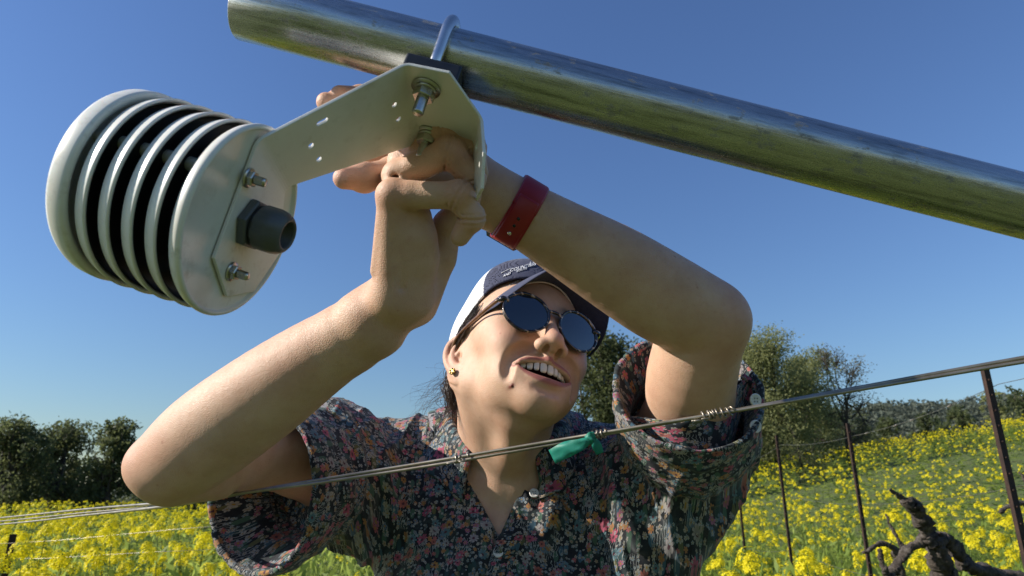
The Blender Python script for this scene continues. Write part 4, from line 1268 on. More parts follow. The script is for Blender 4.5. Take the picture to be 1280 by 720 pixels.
bg = t.ramp(t.noise(wob, 60, 3, 0.6), [(0.35, (0.007, 0.008, 0.012)), (0.52, (0.011, 0.015, 0.021)), (0.60, (0.026, 0.040, 0.040)), (0.70, (0.010, 0.011, 0.016))], 'LINEAR')
# leaves and fern strokes
lv = t.n('ShaderNodeTexVoronoi', voronoi_dimensions='2D', feature='F1'); t.set(lv, 'Vector', t.vmath('MULTIPLY', wob, (1.0, 0.42, 1))); lv.inputs['Scale'].default_value = 110
lc = t.ramp(lv.outputs['Color'], [(0.0, (0.02, 0.05, 0.055)), (0.3, (0.05, 0.10, 0.07)), (0.5, (0.04, 0.09, 0.13)), (0.62, (0.10, 0.10, 0.045)), (0.75, (0.012, 0.016, 0.022))], 'CONSTANT')
c = t.mix(t.math('LESS_THAN', lv.outputs['Distance'], 0.30), bg, lc)
wv = t.n('ShaderNodeTexWave', wave_type='BANDS'); t.set(wv, 'Vector', t.vmath('MULTIPLY', wob, (1.0, 1.0, 1))); wv.inputs['Scale'].default_value = 120; wv.inputs['Distortion'].default_value = 14; wv.inputs['Detail'].default_value = 2; wv.inputs['Detail Scale'].default_value = 0.7
st = t.math('MULTIPLY', t.math('GREATER_THAN', wv.outputs['Fac'], 0.955), t.math('GREATER_THAN', t.noise(wob, 45, 1, 0.5), 0.55))
c = t.mix(st, c, (0.34, 0.34, 0.33))
K_ = .88
for args in ((180, 1, 5, .42, [(.34, .32, .30), (.20, .25, .28), (.38, .29, .22)], (.25, .16, .04), .50),
             (112, 2, 6, .46, [(.44, .12, .14), (.42, .19, .08), (.13, .18, .25), (.40, .36, .31), (.38, .13, .20)], (.30, .18, .03), .55),
             (70, 3, 9, .44, [(.46, .09, .15), (.11, .20, .23), (.45, .22, .06), (.42, .13, .10), (.33, .30, .30)], (.07, .02, .03), .42),
             (240, 4, 5, .40, [(.40, .39, .38), (.30, .36, .40)], (.3, .2, .05), .30)):
    m, col = flowers(args[0], args[1], args[2], args[3], [tuple(x * K_ for x in q_) for q_ in args[4]], *args[5:]); c = t.mix(m, c, col)
wea = t.n('ShaderNodeTexWave', wave_type='BANDS'); t.set(wea, 'Vector', uvn); wea.inputs['Scale'].default_value = 900
nb = t.bump(t.noise(t.obj(), 130, 4, 0.6), 0.0012, 0.5)
t.p(color=c, rough=0.75, spec=0.25, sheen=0.15, normal=t.bump(wea.outputs['Fac'], 0.0002, 0.3, nb))

shirt = mesh_obj('shirt', SV, SF, MATS['floral_cotton'], person)
shirt['label'] = 'dark floral print shirt with rolled sleeves'
set_attr(shirt, 'print_uv', uv, 'FLOAT_VECTOR')

# ---- collar: a stand that folds over, open at the front
cb = V(633, 537, .866); cax = unit(_na * .6 + TU * .4)
cx, cy, _ = frame_of(cax, TF)
cfwd = unit(TF - cax * (TF @ cax)); crt = np.cross(cfwd, cax)
if crt @ TX < 0: crt = -crt
nphi, vs, fs, uvc = 56, [], [], []
prof = [(.0720, -.016), (.0700, .006), (.0705, .018), (.0740, .0240), (.0810, .0215), (.0880, .008), (.0960, -.010), (.1030, -.026)]
prof = spline(prof, 4)
for i in range(nphi + 1):
    ph = math.radians(-152 + 304 * i / nphi) + math.pi      # 0 = front
    s_end = max(0, abs(i / nphi - .5) * 2 - .72) / .28
    for j, (r, z) in enumerate(prof):
        f = j / (len(prof) - 1)
        rr = r + .0025 * math.sin(3 * ph + f * 4) * f + .004 * f * s_end
        zz = z - .010 * (1 - math.cos(ph - math.pi)) * .5 - f * .020 * s_end - .012 * s_end * (1 - f)
        vs.append(cb + cfwd * math.cos(ph) * rr * 1.0 + crt * math.sin(ph) * rr * .97 + cax * zz)
        uvc.append((ph * .08 + 5.3, z + 9.1, 0))
m = len(prof)
for i in range(nphi):
    for j in range(m - 1): fs.append((i*m+j, (i+1)*m+j, (i+1)*m+j+1, i*m+j+1))
vs = np.array(vs); _f = np.tile(np.arange(m) / (m - 1), nphi + 1)
for _ in range(6):          # the leaf lies on the shirt
    dd = ev(SHIRT_SOLID, vs); e_ = .004
    g = np.stack([ev(SHIRT_SOLID, vs + np.eye(3)[k] * e_) - dd for k in range(3)], 1) / e_
    g /= np.linalg.norm(g, axis=1)[:, None] + 1e-6
    mv = np.where((_f > .42) & (dd < .0045), .0045 - dd, 0); vs = vs + g * (mv * .8)[:, None]
collar = mesh_obj('collar', vs, fs, MATS['floral_cotton'], shirt, recalc=True)
set_attr(collar, 'print_uv', uvc, 'FLOAT_VECTOR')
sm = collar.modifiers.new('thick', 'SOLIDIFY'); sm.thickness = .0026; sm.offset = 0

# ---- placket edges and buttons
simple('shell_button', (.62, .60, .57), .25, noise=.15, scale=200)
simple('button_thread', (.25, .24, .22), .8)
def button(p, nrm, r=.0058, nm='button'):
    mb = MB(); x, y, a = frame_of(nrm)
    mb.add(*lathe(p, a, [(0, -.0008), (r * .9, -.0008), (r, 0), (r, .0012), (r * .88, .0018), (r * .74, .0013), (0, .0012)], 28))
    o = mb.build(nm, MATS['shell_button'], shirt)
    for sx, sy in ((1, 1), (-1, 1), (1, -1), (-1, -1)):
        h = MB(); h.add(*lathe(np.asarray(p) + (x * sx + y * sy) * r * .24, a, [(r * .13, .0011), (r * .13, .0016), (0, .0016)], 8)); hb = h.build('button_hole', MATS['button_thread'], o)
    return o
def snorm(fn, P, e=.003):
    g = np.array([float(fn((P + np.eye(3)[i] * e)[None])[0] - fn((P - np.eye(3)[i] * e)[None])[0]) for i in range(3)]); return unit(g)
for px, py in ((668, 619), (623, 691)):
    P = hit(SHIRT, px, py); button(P + snorm(SHIRT_SOLID, P, .02) * .0052, snorm(SHIRT_SOLID, P, .012))
mb = MB()
pl_pts = []
for k in range(15):
    f = k / 14; px = 648 - 28 * f - 4 * f * f; py = 668 + 75 * f
    pl_pts.append(hit(SHIRT, px - 8, py))
pl_n = [snorm(SHIRT_SOLID, P, .02) for P in pl_pts]
vs, fs, uvp = [], [], []
for k, (P, n) in enumerate(zip(pl_pts, pl_n)):
    for a, o in ((-.014, .0012), (-.0125, .0042), (.0125, .0042), (.014, .0012)):
        vs.append(P + TX * a + n * o); uvp.append((a + 4.4, k * .007 + 2.2, 0))
for k in range(14):
    for j in range(3): fs.append((k*4+j, (k+1)*4+j, (k+1)*4+j+1, k*4+j+1))
pk = mesh_obj('placket', vs, fs, MATS['floral_cotton'], shirt, recalc=True); set_attr(pk, 'print_uv', uvp, 'FLOAT_VECTOR')

# ---- loose pointed cuff end with two buttons on the raised sleeve
fl = [V(792, 545, .690), V(850, 562, .655), V(903, 572, .668), V(925, 520, .690), V(938, 476, .705)]
fu = [V(788, 520, .692), V(850, 525, .642), V(905, 500, .662), V(925, 480, .690), V(940, 466, .708)]
vs, fs, uvf = [], [], []
fl, fu = spline(fl, 6), spline(fu, 6)
for i, (a, b) in enumerate(zip(fl, fu)):
    for j in range(6):
        f = j / 5; P = a * (1 - f) + b * f
        P = P + unit(P - CAM) * (.004 * math.sin(i * .5) * (1 - f) - .006 * (1 - f))
        vs.append(P); uvf.append((i * .006 + 6.6, f * .05 + 1.9, 0))
for i in range(len(fl) - 1):
    for j in range(5): fs.append((i*6+j, (i+1)*6+j, (i+1)*6+j+1, i*6+j+1))
cf = mesh_obj('cuff_flap', vs, fs, MATS['floral_cotton'], shirt, recalc=True); set_attr(cf, 'print_uv', uvf, 'FLOAT_VECTOR')
sm = cf.modifiers.new('thick', 'SOLIDIFY'); sm.thickness = .0024; sm.offset = 0
for px, py in ((944, 500), (944, 533)):
    P = V(px, py, .650); button(P, unit(CAM - P) * .8 + TX * .5, .0064, 'cuff_button')
tabv = [V(928, 470, .70), V(944, 486, .692), V(945, 540, .690), V(930, 556, .70)]
mb = MB(); mb.add(*tube(spline(tabv, 5), .0035, 8)); 
tb = mb.build('cuff_tab', MATS['floral_cotton'], shirt); set_attr(tb, 'print_uv', [(v.co.x * 1.0, v.co.z, 0) for v in tb.data.vertices], 'FLOAT_VECTOR')

# ---- trousers and shoes (below the picture)
TR = SDF(); TR.MARGIN = .08
hipL, hipR = T(.085, -.56, -.01), T(-.085, -.56, -.01)
TR.cone(T(-.04, -.46, -.01), T(.04, -.46, -.01), .135, .135, .05, flat=(TF, .78)); TR.cone(hipR, hipL, .105, .105, .05)
for hp, sx in ((hipR, -1), (hipL, 1)):
    gx = hp[0] + .05 * sx; kn = np.array([gx, hp[1] - .015, .46]); an = np.array([gx + .01 * sx, hp[1] + .03, .085])
    TR.chain([hp, kn, an], [.088, .060, .052], .04)
b0, b1 = bounds([T(-.25, -.38, -.2), T(.25, -.38, .2), (hipL[0] + .1, hipL[1] - .12, .06), (hipR[0] - .1, hipR[1] + .12, .06)], .06)
v_, f_ = sdf_mesh(TR, b0, b1, .008)
t = NT('denim'); t.p(color=t.ramp(t.noise(t.obj(), 300, 3, 0.6), [(.3, (.03, .045, .085)), (.7, (.05, .075, .13))]), rough=.85)
mesh_obj('trousers', v_, f_, t.m, person)
simple('boot_leather', (.09, .055, .035), .6, noise=.3, scale=60)
for hp, sx in ((hipR, -1), (hipL, 1)):
    gx = hp[0] + .06 * sx; s = SDF(); s.MARGIN = .06
    s.cone((gx, hp[1] + .035, .05), (gx, hp[1] + .03, .14), .050, .046, .03); s.cone((gx, hp[1] + .04, .04), (gx + .02 * sx, hp[1] - .15, .032), .042, .036, .03)
    s.plane((0, 0, .002), (0, 0, -1))
    v_, f_ = sdf_mesh(s, (gx - .1, hp[1] - .24, -.02), (gx + .1, hp[1] + .12, .22), .006); mesh_obj('boot', v_, f_, MATS['boot_leather'], person)
# ================================================================== cap, sunglasses, hair, earring, watch band
CAP = SDF(HR, HT)
CAP.ell((0, -.014, .030), (.0775, .103, .089), .01)
CAP.ell((0, .036, .064), (.066, .057, .052), .03)
_cap_out = SDF(); _cap_out.sub(CAP)
_cn = HR @ unit((0, .42, -1.0)); _cp = HL(0, .098, .053)
capS = SDF().sub(CAP)
_capin = SDF(HR, HT); _capin.ell((0, -.014, .030), (.0750, .1005, .0865), .01); _capin.ell((0, .036, .064), (.0635, .0545, .0495), .03)
capS.sub(_capin, 's', .001)
def cap_low(P):
    L = to_head(P)          # rim: high over the forehead, lower behind the ears
    zr = .053 - .42 * (.098 - L[:, 1]) * .55 - .020 * np.clip((.06 - L[:, 1]) / .1, 0, 1) + .006 * np.clip(-L[:, 1] / .1, 0, 1)
    return L[:, 2] - zr
capS.custom(lambda P: -cap_low(P), op='i', k=.0015)
b0, b1 = bounds([HL(x, y, z) for x in (-.09, .09) for y in (-.125, .11) for z in (-.03, .13)], .008)
CV, CF = sdf_mesh(capS, b0, b1, .0018 * HQ)
L = to_head(CV); cen = L[CF].mean(1)
navy = cen[:, 1] > .047
t = NT('navy_twill'); uvn = t.obj()
wv = t.n('ShaderNodeTexWave'); t.set(wv, 'Vector', uvn); wv.inputs['Scale'].default_value = 500; wv.inputs['Distortion'].default_value = 1
t.p(color=t.ramp(t.noise(uvn, 300, 3, .6), [(.3, (.020, .024, .062)), (.7, (.034, .040, .092))]), rough=.8, sheen=.2, normal=t.bump(wv.outputs['Fac'], .0004, .5))
t = NT('white_mesh'); uvn = t.obj()
vo = t.n('ShaderNodeTexVoronoi'); t.set(vo, 'Vector', uvn); vo.inputs['Scale'].default_value = 420; vo.inputs['Randomness'].default_value = .15
hm = t.math('GREATER_THAN', vo.outputs['Distance'], .36)
t.p(color=t.mix(t.math('MULTIPLY', t.math('LESS_THAN', vo.outputs['Distance'], .3), .35), (.78, .78, .78), (.40, .40, .42)), rough=.7, normal=t.bump(vo.outputs['Distance'], .0012, .8))
cap = empty('baseball_cap', HL(0, 0, .06))
tag(cap, 'navy and white trucker cap with lettering on the woman\'s head', 'cap')
mesh_obj('front_panel', CV, CF[navy], MATS['navy_twill'], cap)
mesh_obj('mesh_panel', CV, CF[~navy], MATS['white_mesh'], cap)
# visor
def visor_pt(u, v, o=0):
    a = u * math.radians(88)
    rx = .0745 * math.sin(a * .86); ry = -.014 + .1060 * max(0, math.cos(a * .86)) ** .80
    ox = .072 * math.sin(a); oy = .056 + .090 * math.cos(a)
    x = rx + (ox - rx) * v; y = ry + (oy - ry) * v
    z = .0565 - .043 * (abs(x) / .070) ** 2 - .004 * v + o
    ya = math.radians(-10) * v
    return HL(x * math.cos(ya) - y * math.sin(ya), x * math.sin(ya) + y * math.cos(ya), z)
nu, nv = 40, 12; vs, fs = [], []
for o in (0, -.0028):
    for i in range(nu + 1):
        for j in range(nv + 1): vs.append(visor_pt(-1 + 2 * i / nu, j / nv, o))
m = nv + 1; K = (nu + 1) * m
for i in range(nu):
    for j in range(nv):
        fs.append((i*m+j, i*m+j+1, (i+1)*m+j+1, (i+1)*m+j)); fs.append((K+i*m+j, K+(i+1)*m+j, K+(i+1)*m+j+1, K+i*m+j+1))
for i in range(nu): fs.append((i*m+nv, K+i*m+nv, K+(i+1)*m+nv, (i+1)*m+nv)); fs.append((i*m, (i+1)*m, K+(i+1)*m, K+i*m))
for j in range(nv): fs.append((j, K+j, K+j+1, j+1)); fs.append((nu*m+j, nu*m+j+1, K+nu*m+j+1, K+nu*m+j))
mesh_obj('visor', vs, fs, MATS['navy_twill'], cap, recalc=True)
simple('pale_braid', (.55, .50, .42), .8)
mb = MB(); mb.add(*tube([visor_pt(-.75 + 1.5 * i / 40, 0, -.0042) for i in range(41)], .0011, 6)); mb.build('sweatband_piping', MATS['pale_braid'], cap)
mb = MB()
for k in range(30):   # stitching along the seam over the visor
    u = -.92 + .9 * k / 30
    a = [np.asarray(visor_pt(u + d, -.02, .006)) for d in (0, .012)]
    a = [p + unit(p - HL(0, 0, .03)) * .0006 for p in a]
    mb.add(*tube([a[0], a[1]], .0003, 4))
simple('white_thread', (.72, .72, .74), .7)
mb.build('stitching', MATS['white_thread'], cap)
# embroidered lettering on the front panel
def cap_text(txt, px, py, h_px, ang, sx=1.0):
    """embroidered word whose baseline starts where the photograph shows it, wrapped onto the crown"""
    cu = bpy.data.curves.new('lettering', 'FONT'); cu.body = txt; cu.size = 1.0; cu.resolution_u = 2
    o = bpy.data.objects.new('tmp', cu); COL.objects.link(o)
    dg = bpy.context.evaluated_depsgraph_get(); me = bpy.data.meshes.new_from_object(o.evaluated_get(dg))
    ca, sa = math.cos(ang), math.sin(ang); vs = []
    for v in me.vertices:
        u, w_ = v.co.x * h_px * sx, v.co.y * h_px
        P = hit(CAP, px + u * ca + w_ * .25, py - u * sa - w_ * .9, .6); vs.append(P + snorm(CAP, P) * .0006)
    fs = [tuple(p.vertices) for p in me.polygons]
    bpy.data.objects.remove(o); bpy.data.meshes.remove(me)
    q = mesh_obj('lettering', vs, fs, MATS['white_thread'], cap, smooth=False)
    sm = q.modifiers.new('t', 'SOLIDIFY'); sm.thickness = .0006; sm.offset = 0
cap_text('US', 661, 332.5, 7.5, .02)
cap_text('COUNTIES', 637, 340.5, 6.5, .26)
cap_text('AND', 629, 346.8, 4.6, .40)
cap_text('ROUTE', 645, 341.0, 4.4, .30)
mb = MB(); mb.add(*tube([hit(CAP, 627 + 12 * k / 9, 341.5 - 6 * k / 9, .6) + snorm(CAP, hit(CAP, 627 + 12 * k / 9, 341.5 - 6 * k / 9, .6)) * .0004 for k in range(10)], .0005, 5)); mb.build('lettering', MATS['white_thread'], cap)
# sunglasses
t = NT('tortoise'); oc = t.obj()
wv = t.n('ShaderNodeTexWave', bands_direction='DIAGONAL'); t.set(wv, 'Vector', t.vmath('MULTIPLY', oc, (1, 1, 1))); wv.inputs['Scale'].default_value = 34; wv.inputs['Distortion'].default_value = 9; wv.inputs['Detail'].default_value = 3
t.p(color=t.ramp(wv.outputs['Fac'], [(.62, (.012, .011, .012)), (.84, (.05, .035, .026)), (.95, (.20, .15, .11)), (.995, (.42, .35, .27))]), rough=.14, coat=.5)
t = NT('dark_lens'); t.p(color=(.006, .010, .018), rough=.03, spec=.9, coat=1.0); t.bsdf.inputs['Coat Roughness'].default_value = .02
simple('brown_temple', (.16, .075, .03), .25, noise=.4, scale=120, coat=.4)
sg = empty('sunglasses', HL(0, .098, 0)); tag(sg, 'round tortoiseshell sunglasses with dark blue lenses on the woman\'s face', 'sunglasses')
LC = {}
for q in (-1, 1):
    c = np.array([.0335 * q, .0985, -.0115]); nrm = unit((.16 * q, 1, -.14)); ux = unit(np.cross(nrm, (0, 0, 1)) * 1); uz = np.cross(ux, nrm)
    if ux[0] < 0: ux = -ux
    if uz[2] < 0: uz = -uz
    LC[q] = (c, ux, uz, nrm)
    n = 56; vs, fs = [], []
    prof = [(.0, .0014), (.0018, .0017), (.0025, .0010), (.0025, -.0014), (.0018, -.0022), (.0, -.0016)]
    def rim_r(th):
        e = 1.0 - .06 * max(0, -math.sin(th)) ** 2 * abs(math.cos(th))
        return e
    for i in range(n):
        th = 2 * math.pi * i / n; cs, sn = math.cos(th), math.sin(th)
        for dr, dn in prof:
            thick = 1.0 + .5 * max(0, sn) * (1 if cs * q > 0 else .4)
            r_ = rim_r(th); P = c + ux * cs * (.0256 * r_ + dr * thick) + uz * sn * (.0230 * r_ + dr * thick) + nrm * dn
            vs.append(HL(*P))
    k = len(prof)
    for i in range(n):
        for j in range(k):
            i2, j2 = (i + 1) % n, (j + 1) % k; fs.append((i*k+j, i2*k+j, i2*k+j2, i*k+j2))
    mesh_obj('rim', vs, fs, MATS['tortoise'], sg, recalc=True)
    vs, fs = [HL(*(c + nrm * .0016))], []
    for rr in (.35, .7, 1.0):
        for i in range(n):
            th = 2 * math.pi * i / n; P = c + (ux * math.cos(th) * .0261 + uz * math.sin(th) * .0234) * rim_r(th) * rr + nrm * (.0016 * (1 - rr * rr)); vs.append(HL(*P))
    for i in range(n):
        fs.append((0, 1 + i, 1 + (i + 1) % n))
        for g in range(2): fs.append((1 + g*n + i, 1 + (g+1)*n + i, 1 + (g+1)*n + (i+1) % n, 1 + g*n + (i+1) % n))
    ln = mesh_obj('lens', vs, fs, MATS['dark_lens'], sg, recalc=True)
    # end piece and temple
    e0 = c + ux * .0255 * q * 1.0 + uz * .010; mb = MB()
    mb.add(*tube([HL(*(e0 - np.array([.004 * q, 0, -.001]))), HL(*(e0 + np.array([.003 * q, -.001, .001]))), HL(*(e0 + np.array([.0065 * q, -.006, .001])))], [.0036, .0040, .0030], 8)); mb.build('end_piece', MATS['tortoise'], sg)
    pts = spline([e0 + np.array([.0065 * q, -.004, .001]), np.array([.0715 * q, .060, .0]), np.array([.0755 * q, .010, .006]), np.array([.0765 * q, -.014, .002]), np.array([.074 * q, -.030, -.018])], 6)
    mb = MB(); vs, fs = tube([HL(*p) for p in pts], .0021, 8); mb.add(vs, fs); mb.build('temple', MATS['brown_temple'], sg)
mb = MB(); a0, a1 = LC[-1], LC[1]
br = spline([a0[0] + a0[1] * .0235 + a0[2] * .0085, np.array([-.004, .1030, -.0010]), np.array([.004, .1030, -.0010]), a1[0] - a1[1] * .0235 + a1[2] * .0085], 6)
mb.add(*tube([HL(*p) for p in br], .0021, 8)); mb.build('bridge', MATS['tortoise'], sg)
# hair: strands from under the cap, behind and before the ear
random.seed(5); rng = np.random.default_rng(5)
t = NT('brown_hair'); t.p(color=t.ramp(t.noise(t.obj(), 60, 3, .6), [(.3, (.018, .011, .008)), (.7, (.07, .042, .026))]), rough=.38, spec=.6)
mb = MB()
def strand(p, n=8, r=.00032): mb.add(*tube(spline([HL(*q) for q in p], n), np.linspace(r, r * .4, (len(p) - 1) * n + 1), 3, caps=False))
for k in range(260):      # nape, drawn back and down
    x = rng.uniform(-.050, .045); y0 = -.055 - .035 * math.sqrt(max(0, 1 - (x / .075) ** 2)) + rng.normal(0, .004)
    z0 = rng.uniform(-.005, .02); dn = rng.uniform(.03, .06); sp = rng.normal(0, .006, 6)
    strand([(x * 1.05, y0 + .004, z0), (x * 1.08 + sp[0], y0 - .010 + sp[1], z0 - dn * .4), (x * .85 + sp[2] * 1.5, y0 - .006 + sp[3], z0 - dn * .8), (x * .6 + sp[4] * 2.5, y0 - .016 + sp[5] * 2, z0 - dn * 1.15)], 5, .0005)
for k in range(150):      # gathered hair behind the ear
    z0 = rng.uniform(-.030, .0); sp = rng.normal(0, .0035, 6); ln = rng.uniform(.028, .055)
    strand([(-.061 + sp[0], -.034 - rng.uniform(0, .02), z0), (-.064 + sp[1], -.048 + sp[2], z0 - ln * .4), (-.055 + sp[3] * 1.5, -.056 + sp[4], z0 - ln * .75), (-.050 + sp[5] * 2.5, -.064 + sp[0] * 2, z0 - ln)], 5, .00045)
for k in range(150):      # side lock in front of the ear
    y0 = rng.uniform(.006, .044); z0 = rng.uniform(.018, .030) + .12 * (y0 - .02)
    e = rng.uniform(0, 1); sp = rng.normal(0, .0016, 4)
    for q in (-1, 1):
        strand([(.0705 * q, y0, z0), (.0735 * q + sp[0] * q, y0 - .010 + sp[1], z0 - .009), (.0745 * q, y0 - .024 + sp[2] - .006 * e, z0 - .016 - .008 * e), (.0735 * q, -.020 - .012 * e, -.002 - .014 * e + sp[3])], 4, .0004)
for k in range(70):       # stray curls against the sky
    x = rng.uniform(-.07, -.045); y0 = rng.uniform(-.075, -.035); z0 = rng.uniform(-.05, .0); ln = rng.uniform(.02, .055); sp = rng.normal(0, .010, 6)
    strand([(x, y0, z0), (x - ln * .25 + sp[0] * .4, y0 - ln * .2, z0 - ln * .35 + sp[1] * .5), (x - ln * .5 + sp[2] * .7, y0 - ln * .4 + sp[3] * .5, z0 - ln * .5), (x - ln * .65 + sp[4], y0 - ln * .5, z0 - ln * .9 + sp[5])], 5, .00016)
hair = mb.build('hair', MATS['brown_hair'], person, recalc=False); hair['kind'] = 'stuff'
# earring: small gold ring with dark stones
simple('gold', (.30, .20, .07), .4, 1.0)
simple('dark_stone', (.03, .025, .015), .15)
ec = np.array([-.0760, -.0045, -.0455]); ea = HR @ unit((-.85, .5, -.1))
er = empty('earring', HL(*ec)); tag(er, 'small gold stud earring in the woman\'s earlobe', 'earring')
mb = MB(); mb.add(*lathe(HL(*ec), ea, [(0, -.001), (.0038, -.001), (.0044, .0005), (.0038, .0016), (.0030, .0012), (0, .0012)], 20)); mb.build('setting', MATS['gold'], er)
x, y, a = frame_of(ea)
for k in range(5):
    an = k * 2 * math.pi / 5 + .3; mb = MB(); pp = HL(*ec) + (x * math.cos(an) + y * math.sin(an)) * .0029 + a * .0012
    mb.add(*lathe(pp, a, [(.0012, 0), (.0011, .0006), (0, .0009)], 8)); mb.build('stone', MATS['dark_stone'] if k % 2 else MATS['gold'], er)
# red watch band round the left wrist
t = NT('red_silicone'); t.p(color=(.30, .006, .014), rough=.42, sss=.25); t.bsdf.inputs['Subsurface Radius'].default_value = (1, .12, .12); t.bsdf.inputs['Subsurface Scale'].default_value = .004
simple('steel_pin', (.75, .74, .72), .2, 1.0)
simple('black_glass', (.01, .01, .012), .08)
w0, w1 = V(640, 260, .600), V(662, 273, .602); wax = unit(w1 - w0); wc = V(649, 266, .601)
wx = unit(CAM - wc - wax * ((CAM - wc) @ wax)); wy = np.cross(wax, wx)     # wx towards the camera
if wy @ MCW[:, 1] < 0: wy = -wy
def wrist_r(th):
    d = wx * math.cos(th) + wy * math.sin(th); rr = np.linspace(.012, .05, 96)
    v = ARM_L(wc + rr[:, None] * d); k = int(np.argmax(v > 0))
    return rr[k-1] + (rr[k] - rr[k-1]) * (-v[k-1]) / (v[k] - v[k-1]) if k else rr[0]
watch = empty('wrist_watch', wc); tag(watch, 'red silicone watch band round the woman\'s raised left wrist', 'watch')
def strap(th0, th1, r_off, w0_, w1_, thick, nm, mat, n=44):
    vs, fs = [], []
    pr = [(-1, 0), (-1, .6), (-.86, 1), (.86, 1), (1, .6), (1, 0)]
    for i in range(n + 1):
        f = i / n; th = th0 + (th1 - th0) * f; r = wrist_r(th) + r_off; w = w0_ + (w1_ - w0_) * f
        d = wx * math.cos(th) + wy * math.sin(th)
        for a_, b_ in pr: vs.append(wc + d * (r + b_ * thick) + wax * a_ * w / 2)
    k = len(pr)
    for i in range(n):
        for j in range(k): fs.append((i*k+j, i*k+(j+1) % k, (i+1)*k+(j+1) % k, (i+1)*k+j))
    fs.append(tuple(range(k))); fs.append(tuple(n*k + j for j in range(k)))
    return mesh_obj(nm, vs, fs, mat, watch, recalc=True)
strap(math.radians(8), math.radians(150), .0006, .0235, .026, .0024, 'band', MATS['red_silicone'])
strap(math.radians(-120), math.radians(20), .0008, .0260, .0225, .0022, 'band', MATS['red_silicone'])
strap(math.radians(-62), math.radians(26), .0032, .0205, .0190, .0020, 'band_end', MATS['red_silicone'], 24)
strap(math.radians(150), math.radians(240), .0006, .034, .034, .0095, 'watch_case', MATS['black_glass'], 16)
for k, (ang, mt) in enumerate(((-8, 'black_glass'), (-20, 'black_glass'), (-34, 'steel_pin'))):
    th = math.radians(ang); d = wx * math.cos(th) + wy * math.sin(th); mb = MB()
    mb.add(*lathe(wc + d * (wrist_r(th) + .0050), d, [(.0015 if k < 2 else .0019, 0), (.0014 if k < 2 else .0018, .0005 if k < 2 else .0012), (0, .0005 if k < 2 else .0013)], 12)); mb.build('band_hole' if k < 2 else 'pin', MATS[mt], watch)
# ================================================================== pole, sensor shield, bracket and clamp
t = NT('galvanized'); oc = t.attr('pole_uv', 'Vector')
n1 = t.noise(t.vmath('MULTIPLY', oc, (5, 60, 60)), 3.0, 6, .7); n2 = t.noise(t.vmath('MULTIPLY', oc, (30, 120, 120)), 6.0, 4, .6)
spot = t.ramp(t.noise(t.vmath('MULTIPLY', oc, (1.2, 2.4, 2.4)), 38, 4, .7), [(.58, (0, 0, 0)), (.66, (1, 1, 1))])
col = t.ramp(n1, [(.3, (.20, .20, .185)), (.5, (.44, .44, .42)), (.75, (.58, .58, .55))])
col = t.mix(t.math('MULTIPLY', spot, .6), col, (.12, .105, .08))
t.p(color=col, metal=t.math('SUBTRACT', 1.0, t.math('MULTIPLY', spot, .6)), rough=t.math('MULTIPLY_ADD', n2, .30, .12), normal=t.bump(n1, .0008, .3))
t = NT('bright_steel'); t.p(color=(.62, .61, .58), metal=1.0, rough=t.math('MULTIPLY_ADD', t.noise(t.obj(), 200, 3, .6), .25, .10))
simple('stainless', (.50, .48, .43), .30, 1.0, noise=.2, scale=150)
simple('black_plastic', (.014, .015, .017), .42, noise=.2, scale=120)
simple('gland_grey', (.075, .080, .082), .42, noise=.12, scale=90, bump=.0002)
t = NT('white_powder'); oc = t.obj()
dirt = t.math('MULTIPLY', t.ramp(t.noise(oc, 75, 6, .75), [(.54, (0, 0, 0)), (.70, (1, 1, 1))]), t.ramp(t.noise(oc, 11, 3, .6), [(.40, (.1, .1, .1)), (.62, (.55, .55, .55))]))
t.p(color=t.mix(dirt, t.ramp(t.noise(oc, 18, 4, .6), [(.3, (.62, .60, .54)), (.5, (.71, .69, .64)), (.72, (.74, .73, .68))]), (.34, .30, .22)), rough=.38, spec=.4, normal=t.bump(t.noise(oc, 900, 2, .5), .00012, .6))
t = NT('white_plastic'); oc = t.obj()
dirt = t.math('MULTIPLY', t.ramp(t.noise(oc, 75, 6, .75), [(.54, (0, 0, 0)), (.70, (1, 1, 1))]), t.ramp(t.noise(oc, 11, 3, .6), [(.40, (.1, .1, .1)), (.62, (.55, .55, .55))]))
t.p(color=t.mix(dirt, t.ramp(t.noise(oc, 14, 4, .6), [(.28, (.58, .56, .48)), (.42, (.70, .68, .61)), (.7, (.77, .76, .70))]), (.34, .30, .22)), rough=.32, spec=.45, sss=.08); t.bsdf.inputs['Subsurface Scale'].default_value = .002
simple('shield_black', (.012, .012, .013), .5)

# pole
PA, PB = V(303, 9.6, .505), V(1290, 260.5, .505)
pdir = unit(PB - PA); PR = .0242
PEND = PA + pdir * 2.1
pole = empty('steel_pole', PA); tag(pole, 'thick galvanized steel pole crossing the sky at the top right', 'pole')
mb = MB(); n = 64
mb.add(*lathe(PA, pdir, [(PR - .003, .06), (PR - .003, .0004), (PR - .0015, 0), (PR - .0006, .0002), (PR, .001)] + [(PR, .001 + 2.099 * k / 40) for k in range(1, 41)] + [(PR - .002, 2.101)], n))
mb.f = [f for f in mb.f if len(f) == 4]
tb_ = mb.build('tube', MATS['galvanized'], pole)
co_ = np.empty(len(tb_.data.vertices) * 3, np.float32); tb_.data.vertices.foreach_get('co', co_); co_ = co_.reshape(-1, 3) - PA
cx_, cy_, _ = frame_of(pdir); set_attr(tb_, 'pole_uv', np.stack([co_ @ pdir, co_ @ cx_, co_ @ cy_], 1), 'FLOAT_VECTOR')
mb = MB(); mb.add(*lathe(PA + pdir * .03, pdir, [(0, 0), (PR - .0031, 0), (PR - .0031, .004), (0, .004)], 32)); mb.build('inner_plug', MATS['shield_black'], pole)
